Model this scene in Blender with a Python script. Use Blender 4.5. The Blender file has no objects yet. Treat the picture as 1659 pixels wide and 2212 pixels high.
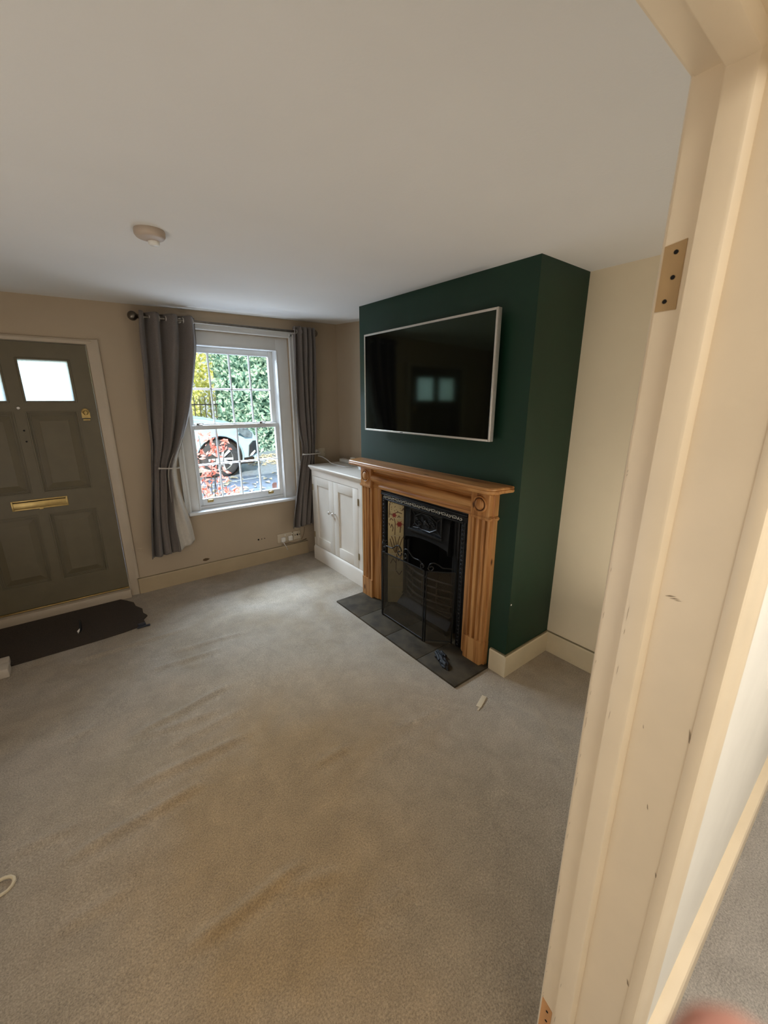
import bpy, bmesh, math, random
from mathutils import Vector, Matrix, noise
random.seed(7)
COL = bpy.context.scene.collection
PI = math.pi

# ------------------------------------------------------------------ materials
def lin(c):
    return tuple((v/12.92 if v <= .04045 else ((v+.055)/1.055)**2.4) for v in c)
def rgb(r, g, b): return lin((r/255, g/255, b/255))
MATS = {}
def nd(nt, t, **kw):
    n = nt.nodes.new(t)
    for k, v in kw.items():
        if k in n.inputs: n.inputs[k].default_value = v
        else: setattr(n, k, v)
    return n
def mat(name, col, rough=.5, metal=0, var=.06, scale=6, bump=0, bscale=200, spec=.5, stretch=None, coat=0, col2=None, sheen=0, detail=4, distort=0, spec_tint=None):
    m = bpy.data.materials.new(name); m.use_nodes = True
    nt = m.node_tree; b = nt.nodes['Principled BSDF']; L = nt.links
    b.inputs['Roughness'].default_value = rough; b.inputs['Metallic'].default_value = metal
    b.inputs['Specular IOR Level'].default_value = spec
    b.inputs['Coat Weight'].default_value = coat
    if sheen: b.inputs['Sheen Weight'].default_value = sheen
    if spec_tint: b.inputs['Specular Tint'].default_value = (*spec_tint, 1)
    tc = nd(nt, 'ShaderNodeTexCoord'); mp = nd(nt, 'ShaderNodeMapping')
    if stretch: mp.inputs['Scale'].default_value = stretch
    L.new(tc.outputs['Object'], mp.inputs['Vector'])
    n = nd(nt, 'ShaderNodeTexNoise', Scale=scale, Detail=detail, Distortion=distort); L.new(mp.outputs[0], n.inputs['Vector'])
    r = nd(nt, 'ShaderNodeValToRGB')
    a = col; c2 = col2 or tuple(min(1, v*(1+var)) for v in col)
    c1 = col if col2 else tuple(v*(1-var) for v in col)
    r.color_ramp.elements[0].position = .3; r.color_ramp.elements[1].position = .7
    r.color_ramp.elements[0].color = (*c1, 1); r.color_ramp.elements[1].color = (*c2, 1)
    L.new(n.outputs[0], r.inputs[0]); L.new(r.outputs[0], b.inputs['Base Color'])
    if bump:
        n2 = nd(nt, 'ShaderNodeTexNoise', Scale=bscale, Detail=3); L.new(mp.outputs[0], n2.inputs['Vector'])
        bp = nd(nt, 'ShaderNodeBump', Strength=bump, Distance=.004); L.new(n2.outputs[0], bp.inputs['Height']); L.new(bp.outputs[0], b.inputs['Normal'])
    MATS[name] = m
    return m

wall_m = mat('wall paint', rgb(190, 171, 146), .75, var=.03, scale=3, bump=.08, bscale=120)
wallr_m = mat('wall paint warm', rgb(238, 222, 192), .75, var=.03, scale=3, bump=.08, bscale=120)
ceil_m = mat('ceiling paint', rgb(232, 228, 222), .85, var=.025, scale=1.5, bump=.12, bscale=90)
green_m = mat('green wall paint', rgb(9, 48, 31), .5, var=.07, scale=4, bump=.06, bscale=150, spec=.5)
trim_m = mat('cream gloss paint', rgb(238, 221, 194), .38, var=.03, scale=9, bump=.06, bscale=60)
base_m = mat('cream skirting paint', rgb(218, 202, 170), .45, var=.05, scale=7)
sill_m = mat('white window paint', rgb(232, 232, 230), .42, var=.02, scale=8)
hallwall_m = mat('white hall paint', rgb(246, 243, 236), .7, var=.03, scale=4, bump=.15, bscale=18)
cab_m = mat('off white cabinet paint', rgb(232, 224, 212), .42, var=.02, scale=9)
door_m = mat('olive door paint', rgb(112, 102, 80), .48, var=.05, scale=10)
brass_m = mat('brass', rgb(184, 158, 102), .34, .8, var=.1, scale=30)
silver_m = mat('brushed silver', rgb(214, 208, 200), .38, .6, var=.05, scale=60)
steel_m = mat('dark pewter metal', rgb(120, 112, 102), .33, 1, var=.15, scale=40)
blackm = mat('black plastic', rgb(14, 14, 15), .4, var=.1)
white_m = mat('white plastic', rgb(236, 232, 224), .35, var=.02)
dark_m = mat('dark hole', rgb(16, 12, 10), .9, var=.1)
iron_m = mat('black leaded cast iron', rgb(26, 26, 27), .42, .35, var=.3, scale=25, bump=.25, bscale=140)
ironlit_m = mat('highlit cast iron relief', rgb(168, 165, 156), .34, .15, var=.35, scale=60)  # grey highlights of the black iron band, put into the colour
soot_m = mat('sooty iron', rgb(9, 8, 8), .85, var=.3, scale=20)
wire_m = mat('black wrought iron', rgb(30, 28, 26), .4, .5, var=.2, scale=30)
tile_m = mat('cream glazed tile', rgb(204, 184, 138), .14, var=.08, scale=14, coat=.5)
motif_m = mat('brown tile painting', rgb(98, 70, 44), .3, var=.2, scale=60)
red_m = mat('dark red tile painting', rgb(140, 44, 36), .3, var=.2, scale=60)
grout_m = mat('pale grout', rgb(214, 204, 176), .6)
slate_m = mat('dark slate', rgb(50, 44, 34), .75, var=.3, scale=9, bump=.5, bscale=25, col2=rgb(82, 72, 56), spec=.2)
matm = mat('dark coir matting', rgb(66, 56, 47), .95, var=.25, scale=160, bump=.8, bscale=500)
cur_m = mat('grey woven curtain cloth', rgb(116, 107, 101), .85, var=.16, scale=260, bump=.25, bscale=420, sheen=.2, stretch=(1, 1, .6))
lining_m = mat('off white curtain lining', rgb(206, 198, 186), .8, var=.05, scale=40)
cable_m = mat('white cable', rgb(238, 236, 232), .4)
bare_m = mat('bare planed wood', rgb(176, 146, 104), .7, var=.14, scale=26, stretch=(1, 1, .25))
bare2_m = mat('bare orange wood', rgb(214, 160, 108), .7, var=.12, scale=26, stretch=(1, 1, .25))
scuff_m = mat('grey scuff', rgb(150, 132, 108), .7)
black_cloth = mat('black glove leather', rgb(17, 17, 20), .65, var=.3, scale=40, bump=.4, bscale=90)
pink_m = mat('pale pink sticker', rgb(250, 196, 186), .5)
bedge_m = mat('worn skirting edge', rgb(132, 120, 92), .6, var=.15, scale=20)

def wood(name, along):
    """pine with grain along an axis: broad bands, fine streaks and a few knots"""
    m = bpy.data.materials.new(name); m.use_nodes = True; nt = m.node_tree; L = nt.links; b = nt.nodes['Principled BSDF']
    b.inputs['Roughness'].default_value = .42; b.inputs['Specular IOR Level'].default_value = .4
    tc = nd(nt, 'ShaderNodeTexCoord')
    def noi(s, al, d, dist=0):
        mp = nd(nt, 'ShaderNodeMapping'); mp.inputs['Scale'].default_value = tuple(al if i == along else s for i in range(3))
        L.new(tc.outputs['Object'], mp.inputs[0]); n = nd(nt, 'ShaderNodeTexNoise', Scale=1, Detail=d, Distortion=dist); L.new(mp.outputs[0], n.inputs['Vector']); return n, mp
    n1, _ = noi(26, 1.6, 3, .6); n2, _ = noi(170, 5, 3)
    mx = nd(nt, 'ShaderNodeMath', operation='MULTIPLY_ADD'); mx.inputs[1].default_value = .35
    L.new(n2.outputs[0], mx.inputs[0]); L.new(n1.outputs[0], mx.inputs[2])
    r = nd(nt, 'ShaderNodeValToRGB'); e = r.color_ramp.elements
    e[0].position = .45; e[0].color = (*rgb(124, 78, 38), 1); e[1].position = .85; e[1].color = (*rgb(200, 150, 94), 1)
    k = e.new(.62); k.color = (*rgb(174, 120, 68), 1)
    L.new(mx.outputs[0], r.inputs[0])
    mp = nd(nt, 'ShaderNodeMapping'); mp.inputs['Scale'].default_value = tuple(3.2 if i == along else 9 for i in range(3)); L.new(tc.outputs['Object'], mp.inputs[0])
    v = nd(nt, 'ShaderNodeTexVoronoi', Scale=1.0); L.new(mp.outputs[0], v.inputs['Vector'])
    kr = nd(nt, 'ShaderNodeValToRGB'); kr.color_ramp.elements[0].position = .05; kr.color_ramp.elements[0].color = (1, 1, 1, 1)
    kr.color_ramp.elements[1].position = .1; kr.color_ramp.elements[1].color = (0, 0, 0, 1)
    L.new(v.outputs['Distance'], kr.inputs[0])
    mix = nd(nt, 'ShaderNodeMix', data_type='RGBA'); L.new(kr.outputs[0], mix.inputs[0]); L.new(r.outputs[0], mix.inputs[6]); mix.inputs[7].default_value = (*rgb(74, 40, 18), 1)
    L.new(mix.outputs[2], b.inputs['Base Color'])
    return m
groove_shade = mat('pine groove shade', rgb(92, 54, 24), .6, var=.15, scale=30)  # shade inside the roundel groove, put into a darker pine colour
wood_y = wood('pine grain along shelf', 1); wood_z = wood('pine grain upright', 2)

def carpet(name, tint=1.0):
    m = bpy.data.materials.new(name); m.use_nodes = True; nt = m.node_tree; L = nt.links; b = nt.nodes['Principled BSDF']
    b.inputs['Roughness'].default_value = .95; b.inputs['Specular IOR Level'].default_value = .1; b.inputs['Sheen Weight'].default_value = .25
    tc = nd(nt, 'ShaderNodeTexCoord')
    def noi(s, d, dist=0, rough=.5):
        n = nd(nt, 'ShaderNodeTexNoise', Scale=s, Detail=d, Distortion=dist, Roughness=rough); L.new(tc.outputs['Object'], n.inputs['Vector']); return n
    big = noi(1.5, 4, .8); mid = noi(9, 5, .5, .65); fine = noi(175, 4, 0, .8)
    r1 = nd(nt, 'ShaderNodeValToRGB'); e = r1.color_ramp.elements
    e[0].position = .32; e[0].color = (*[v*tint for v in rgb(168, 151, 127)], 1); e[1].position = .68; e[1].color = (*[v*tint for v in rgb(186, 175, 160)], 1)
    L.new(big.outputs[0], r1.inputs[0])
    def mul(a, n, lo, hi, p0=.3, p1=.7):
        rr = nd(nt, 'ShaderNodeValToRGB'); rr.color_ramp.elements[0].position = p0; rr.color_ramp.elements[1].position = p1
        rr.color_ramp.elements[0].color = (lo, lo, lo, 1); rr.color_ramp.elements[1].color = (hi, hi, hi, 1)
        L.new(n.outputs[0], rr.inputs[0])
        mx = nd(nt, 'ShaderNodeMix', data_type='RGBA', blend_type='MULTIPLY'); mx.inputs[0].default_value = 1
        L.new(a, mx.inputs[6]); L.new(rr.outputs[0], mx.inputs[7]); return mx.outputs[2]
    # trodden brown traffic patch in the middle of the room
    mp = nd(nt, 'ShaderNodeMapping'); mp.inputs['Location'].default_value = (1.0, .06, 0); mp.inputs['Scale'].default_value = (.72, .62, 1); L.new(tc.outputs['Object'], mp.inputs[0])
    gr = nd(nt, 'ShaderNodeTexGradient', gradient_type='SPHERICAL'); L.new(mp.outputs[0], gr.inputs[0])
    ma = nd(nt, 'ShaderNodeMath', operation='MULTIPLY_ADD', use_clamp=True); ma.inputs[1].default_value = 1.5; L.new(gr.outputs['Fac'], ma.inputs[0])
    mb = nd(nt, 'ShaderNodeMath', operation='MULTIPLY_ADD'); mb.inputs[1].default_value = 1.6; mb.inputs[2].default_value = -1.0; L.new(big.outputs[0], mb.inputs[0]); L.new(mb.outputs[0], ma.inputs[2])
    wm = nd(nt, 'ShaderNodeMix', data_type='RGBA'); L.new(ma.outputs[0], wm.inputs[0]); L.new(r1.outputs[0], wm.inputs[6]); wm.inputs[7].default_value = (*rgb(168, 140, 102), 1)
    o = mul(wm.outputs[2], mid, .84, 1.08); o = mul(o, fine, .5, 1.38)
    L.new(o, b.inputs['Base Color'])
    bp = nd(nt, 'ShaderNodeBump', Strength=.7, Distance=.006); L.new(fine.outputs[0], bp.inputs['Height']); L.new(bp.outputs[0], b.inputs['Normal'])
    return m
carpet_m = carpet('beige grey carpet'); hall_lit_carpet = carpet('carpet in hall light', 1.0)  # hall copy: same carpet with the brighter neutral hall light in its colours
for nd_ in hall_lit_carpet.node_tree.nodes:
    if nd_.type == 'VALTORGB' and nd_.color_ramp.elements[0].color[0] > nd_.color_ramp.elements[0].color[2]+.02:
        nd_.color_ramp.elements[0].color = (*rgb(176, 171, 166), 1); nd_.color_ramp.elements[1].color = (*rgb(198, 194, 190), 1)
    if nd_.type == 'MIX' and nd_.inputs[7].default_value[0] > nd_.inputs[7].default_value[2]+.05: nd_.inputs[7].default_value = (*rgb(186, 181, 176), 1)


def glass_mat(name, gloss=.06, tint=(1, 1, 1)):
    m = bpy.data.materials.new(name); m.use_nodes = True; nt = m.node_tree; L = nt.links; nt.nodes.remove(nt.nodes['Principled BSDF'])
    t = nd(nt, 'ShaderNodeBsdfTransparent'); t.inputs[0].default_value = (*tint, 1); g = nd(nt, 'ShaderNodeBsdfGlossy', Roughness=.02)
    mx = nd(nt, 'ShaderNodeMixShader'); mx.inputs[0].default_value = gloss
    L.new(t.outputs[0], mx.inputs[1]); L.new(g.outputs[0], mx.inputs[2]); L.new(mx.outputs[0], nt.nodes['Material Output'].inputs[0]); return m
glass_m = glass_mat('window glass', .05, (.97, .99, 1))
def frosted():
    m = bpy.data.materials.new('frosted door glass'); m.use_nodes = True; nt = m.node_tree; L = nt.links; nt.nodes.remove(nt.nodes['Principled BSDF'])
    t = nd(nt, 'ShaderNodeBsdfTranslucent'); t.inputs[0].default_value = (.62, .68, .70, 1)
    g = nd(nt, 'ShaderNodeBsdfGlossy', Roughness=.15); rf = nd(nt, 'ShaderNodeBsdfRefraction', Roughness=.5, IOR=1.05)
    tc = nd(nt, 'ShaderNodeTexCoord'); n = nd(nt, 'ShaderNodeTexVoronoi', Scale=130); L.new(tc.outputs['Object'], n.inputs['Vector'])
    bp = nd(nt, 'ShaderNodeBump', Strength=.6, Distance=.004); L.new(n.outputs['Distance'], bp.inputs['Height'])
    for s in (t, g, rf): L.new(bp.outputs[0], s.inputs['Normal'])
    m1 = nd(nt, 'ShaderNodeMixShader'); m1.inputs[0].default_value = .35; L.new(t.outputs[0], m1.inputs[1]); L.new(rf.outputs[0], m1.inputs[2])
    m2 = nd(nt, 'ShaderNodeMixShader'); m2.inputs[0].default_value = .04; L.new(m1.outputs[0], m2.inputs[1]); L.new(g.outputs[0], m2.inputs[2])
    L.new(m2.outputs[0], nt.nodes['Material Output'].inputs[0]); return m
frost_m = frosted()
def gauze():
    m = bpy.data.materials.new('fine black wire mesh'); m.use_nodes = True; nt = m.node_tree; L = nt.links; nt.nodes.remove(nt.nodes['Principled BSDF'])
    t = nd(nt, 'ShaderNodeBsdfTransparent'); d = nd(nt, 'ShaderNodeBsdfPrincipled') if False else nd(nt, 'ShaderNodeBsdfDiffuse'); d.inputs[0].default_value = (*rgb(66, 60, 50), 1)
    tc = nd(nt, 'ShaderNodeTexCoord'); n = nd(nt, 'ShaderNodeTexNoise', Scale=9); L.new(tc.outputs['Object'], n.inputs['Vector'])
    r = nd(nt, 'ShaderNodeMapRange'); r.inputs[3].default_value = .5; r.inputs[4].default_value = .68; L.new(n.outputs[0], r.inputs[0])
    mx = nd(nt, 'ShaderNodeMixShader'); L.new(r.outputs[0], mx.inputs[0]); L.new(t.outputs[0], mx.inputs[1]); L.new(d.outputs[0], mx.inputs[2]); L.new(mx.outputs[0], nt.nodes['Material Output'].inputs[0]); return m
gauze_m = gauze()
screen_m = mat('glossy black tv screen', rgb(6, 6, 9), .07, var=.1, spec=.5, spec_tint=(.74, 1, .62))

# ------------------------------------------------------------------ mesh builder
class MB:
    def __init__(s): s.v = []; s.f = []; s.m = []; s.k = 0
    def use(s, k): s.k = k; return s
    def add(s, vs, fs):
        b = len(s.v); s.v += [tuple(v) for v in vs]; s.f += [tuple(i+b for i in f) for f in fs]; s.m += [s.k]*len(fs); return s
    def addbm(s, bm):
        bm.verts.index_update(); s.add([v.co[:] for v in bm.verts], [[v.index for v in f.verts] for f in bm.faces]); bm.free(); return s
    def box(s, x0, x1, y0, y1, z0, z1, bev=0, seg=2, rot=None, at=None):
        if x0 > x1: x0, x1 = x1, x0
        if y0 > y1: y0, y1 = y1, y0
        if z0 > z1: z0, z1 = z1, z0
        bm = bmesh.new(); bmesh.ops.create_cube(bm, size=1)
        for v in bm.verts: v.co = Vector(((x0+x1)/2+v.co.x*(x1-x0), (y0+y1)/2+v.co.y*(y1-y0), (z0+z1)/2+v.co.z*(z1-z0)))
        if bev: bmesh.ops.bevel(bm, geom=bm.edges[:], offset=bev, segments=seg, affect='EDGES', profile=.5)
        if rot is not None: bmesh.ops.rotate(bm, verts=bm.verts[:], cent=Vector(at), matrix=rot)
        return s.addbm(bm)
    def prism(s, prof, axis, a, b, closed=True, caps=True):
        """profile of 2D points in the other two axes (in xyz order), swept along axis from a to b"""
        n = len(prof); ax = 'xyz'.index(axis); oth = [i for i in range(3) if i != ax]
        vs = []
        for t in (a, b):
            for p in prof:
                c = [0, 0, 0]; c[ax] = t; c[oth[0]] = p[0]; c[oth[1]] = p[1]; vs.append(c)
        fs = [(i, (i+1) % n, n+(i+1) % n, n+i) for i in range(n if closed else n-1)]
        if caps and closed: fs += [tuple(range(n)), tuple(range(2*n-1, n-1, -1))]
        return s.add(vs, fs)
    def tube(s, pts, r, n=8, closed=False, flat=None):
        pts = [Vector(p) for p in pts]; N = len(pts); vs = []; rr = r if isinstance(r, (list, tuple)) else [r]*N
        up = Vector((0, 0, 1)); prev = None
        for i, p in enumerate(pts):
            d = (pts[(i+1) % N]-pts[i-1]) if closed else (pts[min(i+1, N-1)]-pts[max(i-1, 0)])
            if d.length < 1e-9: d = Vector((0, 0, 1))
            d.normalize()
            if prev is None:
                a = d.orthogonal().normalized()
            else:
                a = prev-d*prev.dot(d)
                a = a.normalized() if a.length > 1e-6 else d.orthogonal().normalized()
            prev = a; c = d.cross(a)
            for j in range(n):
                t = 2*PI*j/n; vs.append(p+(a*math.cos(t)+c*math.sin(t))*rr[i])
        fs = []
        for i in range(N if closed else N-1):
            for j in range(n):
                i2 = (i+1) % N; fs.append((i*n+j, i*n+(j+1) % n, i2*n+(j+1) % n, i2*n+j))
        if not closed: fs += [tuple(range(n-1, -1, -1)), tuple((N-1)*n+j for j in range(n))]
        return s.add(vs, fs)
    def lathe(s, prof, c, axis=(0, 0, 1), n=20, cap=True):
        """prof: (radius, height) pairs about axis through c"""
        A = Vector(axis).normalized(); u = A.orthogonal().normalized(); w = A.cross(u); c = Vector(c); vs = []
        for r, h in prof:
            for j in range(n):
                t = 2*PI*j/n; vs.append(c+A*h+(u*math.cos(t)+w*math.sin(t))*max(r, 1e-5))
        fs = [(i*n+j, i*n+(j+1) % n, (i+1)*n+(j+1) % n, (i+1)*n+j) for i in range(len(prof)-1) for j in range(n)]
        if cap: fs += [tuple(range(n-1, -1, -1)), tuple((len(prof)-1)*n+j for j in range(n))]
        return s.add(vs, fs)
    def ball(s, c, r, n=12, sc=(1, 1, 1)):
        bm = bmesh.new(); bmesh.ops.create_uvsphere(bm, u_segments=n, v_segments=max(6, n//2+2), radius=r)
        for v in bm.verts: v.co = Vector(c)+Vector((v.co.x*sc[0], v.co.y*sc[1], v.co.z*sc[2]))
        return s.addbm(bm)
    def grid(s, fn, nu, nv):
        vs = [fn(i/nu, j/nv) for j in range(nv+1) for i in range(nu+1)]; w = nu+1
        return s.add(vs, [(j*w+i, j*w+i+1, (j+1)*w+i+1, (j+1)*w+i) for j in range(nv) for i in range(nu)])
    def frame(s, axis, p0, p1, a0, a1, b0, b1, w, bev=0, mitre=True):
        """rectangular ring: thickness p0..p1 on axis, outer a0..a1 x b0..b1, bar width w"""
        ax = 'xyz'.index(axis); oth = [i for i in range(3) if i != ax]
        def bx(u0, u1, v0, v1):
            c = [[0, 0], [0, 0], [0, 0]]; c[ax] = [p0, p1]; c[oth[0]] = [u0, u1]; c[oth[1]] = [v0, v1]
            s.box(*c[0], *c[1], *c[2], bev=bev)
        bx(a0, a0+w, b0, b1); bx(a1-w, a1, b0, b1); bx(a0+w, a1-w, b0, b0+w); bx(a0+w, a1-w, b1-w, b1); return s
    def build(s, name, mats, parent=None, smooth=38, solid=0):
        off = Vector((0, 0, 0)); p = parent
        while p is not None: off += Vector(p.location); p = p.parent
        me = bpy.data.meshes.new(name); me.from_pydata([tuple(Vector(v)-off) for v in s.v], [], s.f)
        for mm in (mats if isinstance(mats, (list, tuple)) else [mats]): me.materials.append(mm)
        if len(me.polygons) == len(s.m): me.polygons.foreach_set('material_index', s.m)
        bm = bmesh.new(); bm.from_mesh(me); bmesh.ops.recalc_face_normals(bm, faces=bm.faces[:]) ; bm.to_mesh(me); bm.free()
        me.update()
        if smooth: me.shade_smooth(); me.set_sharp_from_angle(angle=math.radians(smooth))
        o = bpy.data.objects.new(name, me); COL.objects.link(o); o.parent = parent
        if solid:
            md = o.modifiers.new('solid', 'SOLIDIFY'); md.thickness = solid; md.offset = 0
        return o

def thing(name, label, cat, loc, group=None, kind=None):
    o = bpy.data.objects.new(name, None); COL.objects.link(o); o.location = loc; o.empty_display_size = .05
    return tag(o, label, cat, group, kind)
def tag(o, label, cat, group=None, kind=None):
    o['label'] = label; o['category'] = cat
    if group: o['group'] = group
    if kind: o['kind'] = kind
    return o
def struct(o, label, cat): return tag(o, label, cat, None, 'structure')

# ------------------------------------------------------------------ camera
CX, CY, CZ = -1.8797, -1.2338, 1.6313
yaw, pitch = .65818, .27073
F = 874.36
cam = bpy.data.cameras.new('camera'); co = bpy.data.objects.new('camera', cam); COL.objects.link(co)
fw = Vector((math.sin(yaw)*math.cos(pitch), math.cos(yaw)*math.cos(pitch), -math.sin(pitch)))
ri = Vector((math.cos(yaw), -math.sin(yaw), 0)); up = ri.cross(fw)
M = Matrix((ri, up, -fw)).transposed().to_4x4(); M.translation = (CX, CY, CZ); co.matrix_world = M
cam.sensor_fit = 'HORIZONTAL'; cam.sensor_width = 36; cam.lens = 36*F/1659; cam.clip_start = .004; cam.clip_end = 200
bpy.context.scene.camera = co
cam.dof.use_dof = True; cam.dof.focus_distance = 2.6; cam.dof.aperture_fstop = 13

D = 2.619      # front wall plane
BX = 0.0       # face of chimney breast
RX = .456      # right wall
YB = 1.50      # far corner of breast
NY = -.981     # near wall, room side
HY = -1.138     # near wall, hall side
def zc(x, y):  # the old ceiling is not quite level
    return 2.284+.010*max(0, min(y, 1.5))+max(0, y-1.5)*(.054+.020*min(.5, max(-3, x)))
# ------------------------------------------------------------------ setting
ridges = [((-2.134, .349), (-1.665, .36), 9), ((-1.91, .54), (-1.412, .509), 8), ((-1.873, .858), (-1.349, .939), 8), ((-1.844, -.198), (-1.456, -.19), 10),
          ((-2.154, .104), (-1.963, .083), 5), ((-1.54, -.231), (-1.351, -.299), 6), ((-1.22, .144), (-1.041, .137), 5), ((-.815, .079), (-.527, .031), 3),
          ((-2.14, 1.025), (-2.002, 1.039), 5), ((-1.394, -.451), (-1.167, -.508), 3), ((-2.1, 1.792), (-1.405, 1.761), 7), ((-1.84, .836), (-1.459, .77), 5),
          ((-1.718, 1.38), (-1.278, 1.348), 6), ((-1.556, 1.5), (-1.086, 1.44), 5), ((-1.75, .66), (-1.35, .7), 4), ((-2.3, .5), (-2.1, .47), 5)]
def floor_z(x, y):
    z = .0022*noise.noise(Vector((x*3, y*3, 0)))
    for (ax, ay), (bx, by), h in ridges:
        if min(ax, bx)-.3 < x < max(ax, bx)+.3 and min(ay, by)-.12 < y < max(ay, by)+.12:
            dx, dy = bx-ax, by-ay; l2 = dx*dx+dy*dy; t = ((x-ax)*dx+(y-ay)*dy)/l2
            wob = .007*math.sin(x*5+ay*20)+.003*math.sin(x*17+ay*5)
            d = ((y-ay)*dx-(x-ax)*dy)/math.sqrt(l2)+wob
            e = math.exp(-max(0, abs(t-.5)-.32)**2*40)
            z += h*.00115*e*(math.exp(-(d/.023)**2)-.35*math.exp(-((d+.045)/.026)**2))
    return z
fl = MB()
fl.grid(lambda u, v: (-3.1+3.57*u, NY-.02+(D-NY+.02)*v, floor_z(-3.1+3.57*u, NY-.02+(D-NY+.02)*v) if 0 < u < 1 and 0 < v < 1 else 0), 220, 480)
fl.use(1).add([(-3.1, -2.6, 0), (2.6, -2.6, 0), (2.6, NY-.02, 0), (-3.1, NY-.02, 0)], [(0, 1, 2, 3)])
fl.add([(-3.1, -2.6, -.1), (2.6, -2.6, -.1), (2.6, 2.8, -.1), (-3.1, 2.8, -.1)], [(3, 2, 1, 0)])
struct(fl.build('floor', [carpet_m, hall_lit_carpet], smooth=80), 'rucked beige grey fitted carpet covering the whole floor', 'carpet')
cl = MB(); cl.grid(lambda u, v: (-3.1+3.7*u, NY-.05+(D+.1-NY)*v, zc(-3.1+3.7*u, NY-.05+(D+.1-NY)*v)), 20, 40)
cl.add([(-3.2, -2.7, 2.284), (2.7, -2.7, 2.284), (2.7, NY-.05, 2.284), (-3.2, NY-.05, 2.284)], [(0, 1, 2, 3)])
cl.box(-3.3, 2.8, -2.8, 2.85, 2.46, 2.6)
struct(cl.build('ceiling', ceil_m), 'plain off white ceiling', 'ceiling')

DX0, DX1, DZ0, DZ1 = -2.565, -1.665, .088, 2.015      # front door leaf
OX0, OX1, OZ0, OZ1 = -1.10, -.058, .640, 2.195        # window opening
WT = .24; TOP = 2.47
w = MB()
for b in ((-3.2, DX0-.01, 0, TOP), (DX0-.01, DX1+.01, DZ1+.01, TOP), (DX1+.01, OX0, 0, TOP), (OX0, OX1, 0, OZ0), (OX0, OX1, OZ1, TOP), (OX1, .8, 0, TOP), (DX0-.01, DX1+.01, -.05, .03)):
    w.box(b[0], b[1], D, D+WT, b[2], b[3])
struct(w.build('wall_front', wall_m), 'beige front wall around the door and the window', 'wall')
w = MB(); w.box(RX, RX+.2, NY-.1, .02, 0, TOP)
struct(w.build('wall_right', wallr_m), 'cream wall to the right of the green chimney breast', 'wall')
w = MB(); w.box(RX+.02, RX+.2, YB-.02, D+.05, 0, TOP)
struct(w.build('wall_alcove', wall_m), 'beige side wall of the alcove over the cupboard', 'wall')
FY0, FY1, FZ = .345, 1.20, .935   # fire opening in the breast
w = MB(); w.box(BX, RX+.1, 0, FY0, 0, TOP); w.box(BX, RX+.1, FY1, YB, 0, TOP); w.box(BX, RX+.1, FY0, FY1, FZ, TOP); w.box(.4, RX+.1, FY0, FY1, 0, FZ)
struct(w.build('wall_chimney', green_m), 'dark green painted chimney breast', 'wall')
w = MB(); w.box(-3.3, -3.1, -2.8, D+.2, 0, TOP)
struct(w.build('wall_left', wall_m), 'cream left wall outside the view', 'wall')
JX = -1.211; HZ = 2.006; LJX = -2.04
w = MB(); w.box(-3.1, LJX-.02, HY, NY, 0, TOP); w.box(JX+.02, RX+.1, HY, NY, 0, TOP); w.box(LJX-.02, JX+.02, HY, NY, HZ+.02, TOP); w.box(RX+.1, 2.6, HY, NY, 0, TOP)
struct(w.build('wall_near', hallwall_m), 'white hall wall right of the door frame', 'wall')
w = MB(); w.box(-3.1, 2.6, -2.75, -2.6, 0, TOP); w.box(2.6, 2.75, -2.75, NY, 0, TOP)
struct(w.build('wall_hall', hallwall_m), 'white hall walls behind the viewer', 'wall')

# doorway lining: jamb, stop and architraves, one painted frame
t = MB(); y0, y1 = -.980, -1.136
bow = lambda z: .0055*math.sin(PI*min(1, z/2.0))
def zprism(m, prof, a, b, n=14):
    k = len(prof); vs = []
    for i in range(n+1):
        z = a+(b-a)*i/n; vs += [(x, y+bow(z)*(1 if y > -1.1 else 0), z) for x, y in prof]
    m.add(vs, [(i*k+j, i*k+(j+1) % k, (i+1)*k+(j+1) % k, (i+1)*k+j) for i in range(n) for j in range(k)]+[tuple(range(k)), tuple(n*k+j for j in range(k))])
def lining(t):
    for side in (1, -1):
        X = JX if side == 1 else LJX; s = side
        zprism(t, [(X, y0), (X, -1.0155), (X-.015*s, -1.0165), (X-.0155*s, -1.043), (X-.0135*s, -1.047), (X-.006*s, -1.0515), (X, -1.0525), (X, y1), (X+.022*s, y1), (X+.022*s, y0)], 0, HZ+.02)
    X0, X1 = LJX-.02, JX+.02
    t.prism([(y0, HZ), (-1.0155, HZ), (-1.0165, HZ-.015), (-1.043, HZ-.0155), (-1.047, HZ-.0135), (-1.0515, HZ-.006), (-1.0525, HZ), (y1, HZ), (y1, HZ+.022), (y0, HZ+.022)], 'x', X0, X1)
lining(t)
# hall architrave, moulded profile (x outward from opening, y proud of wall)
ap = [(.02, .014), (-.0015, .014), (-.003, .010), (-.003, .002), (-.001, -.004), (.003, -.006), (.006, -.004), (.012, -.0065), (.03, -.0095), (.048, -.0125), (.052, -.0145), (.060, -.0155), (.066, -.0145), (.070, -.011), (.070, 0)]
for side in (1, -1):
    X = JX if side == 1 else LJX
    t.prism([(X+side*a, HY+b) for a, b in ap], 'z', 0, HZ+.005)
t.prism([(HY+b, HZ+a) for a, b in ap], 'x', LJX-.072, JX+.072)
# room side architrave: two thin edges show beyond the jamb
for side in (1, -1):
    X = JX if side == 1 else LJX
    zprism(t, [(X+side*.003, NY), (X+side*.003, NY+.0045), (X+side*.006, NY+.007), (X+side*.06, NY+.016), (X+side*.065, NY)], 0, HZ+.01)
t.prism([(NY, HZ+.003), (NY+.006, HZ+.004), (NY+.016, HZ+.06), (NY, HZ+.065)], 'x', LJX-.06, JX+.06)
tr = t.build('trim_1', trim_m, smooth=30); struct(tr, 'cream glossy door frame with a bare hinge recess', 'door frame')
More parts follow.
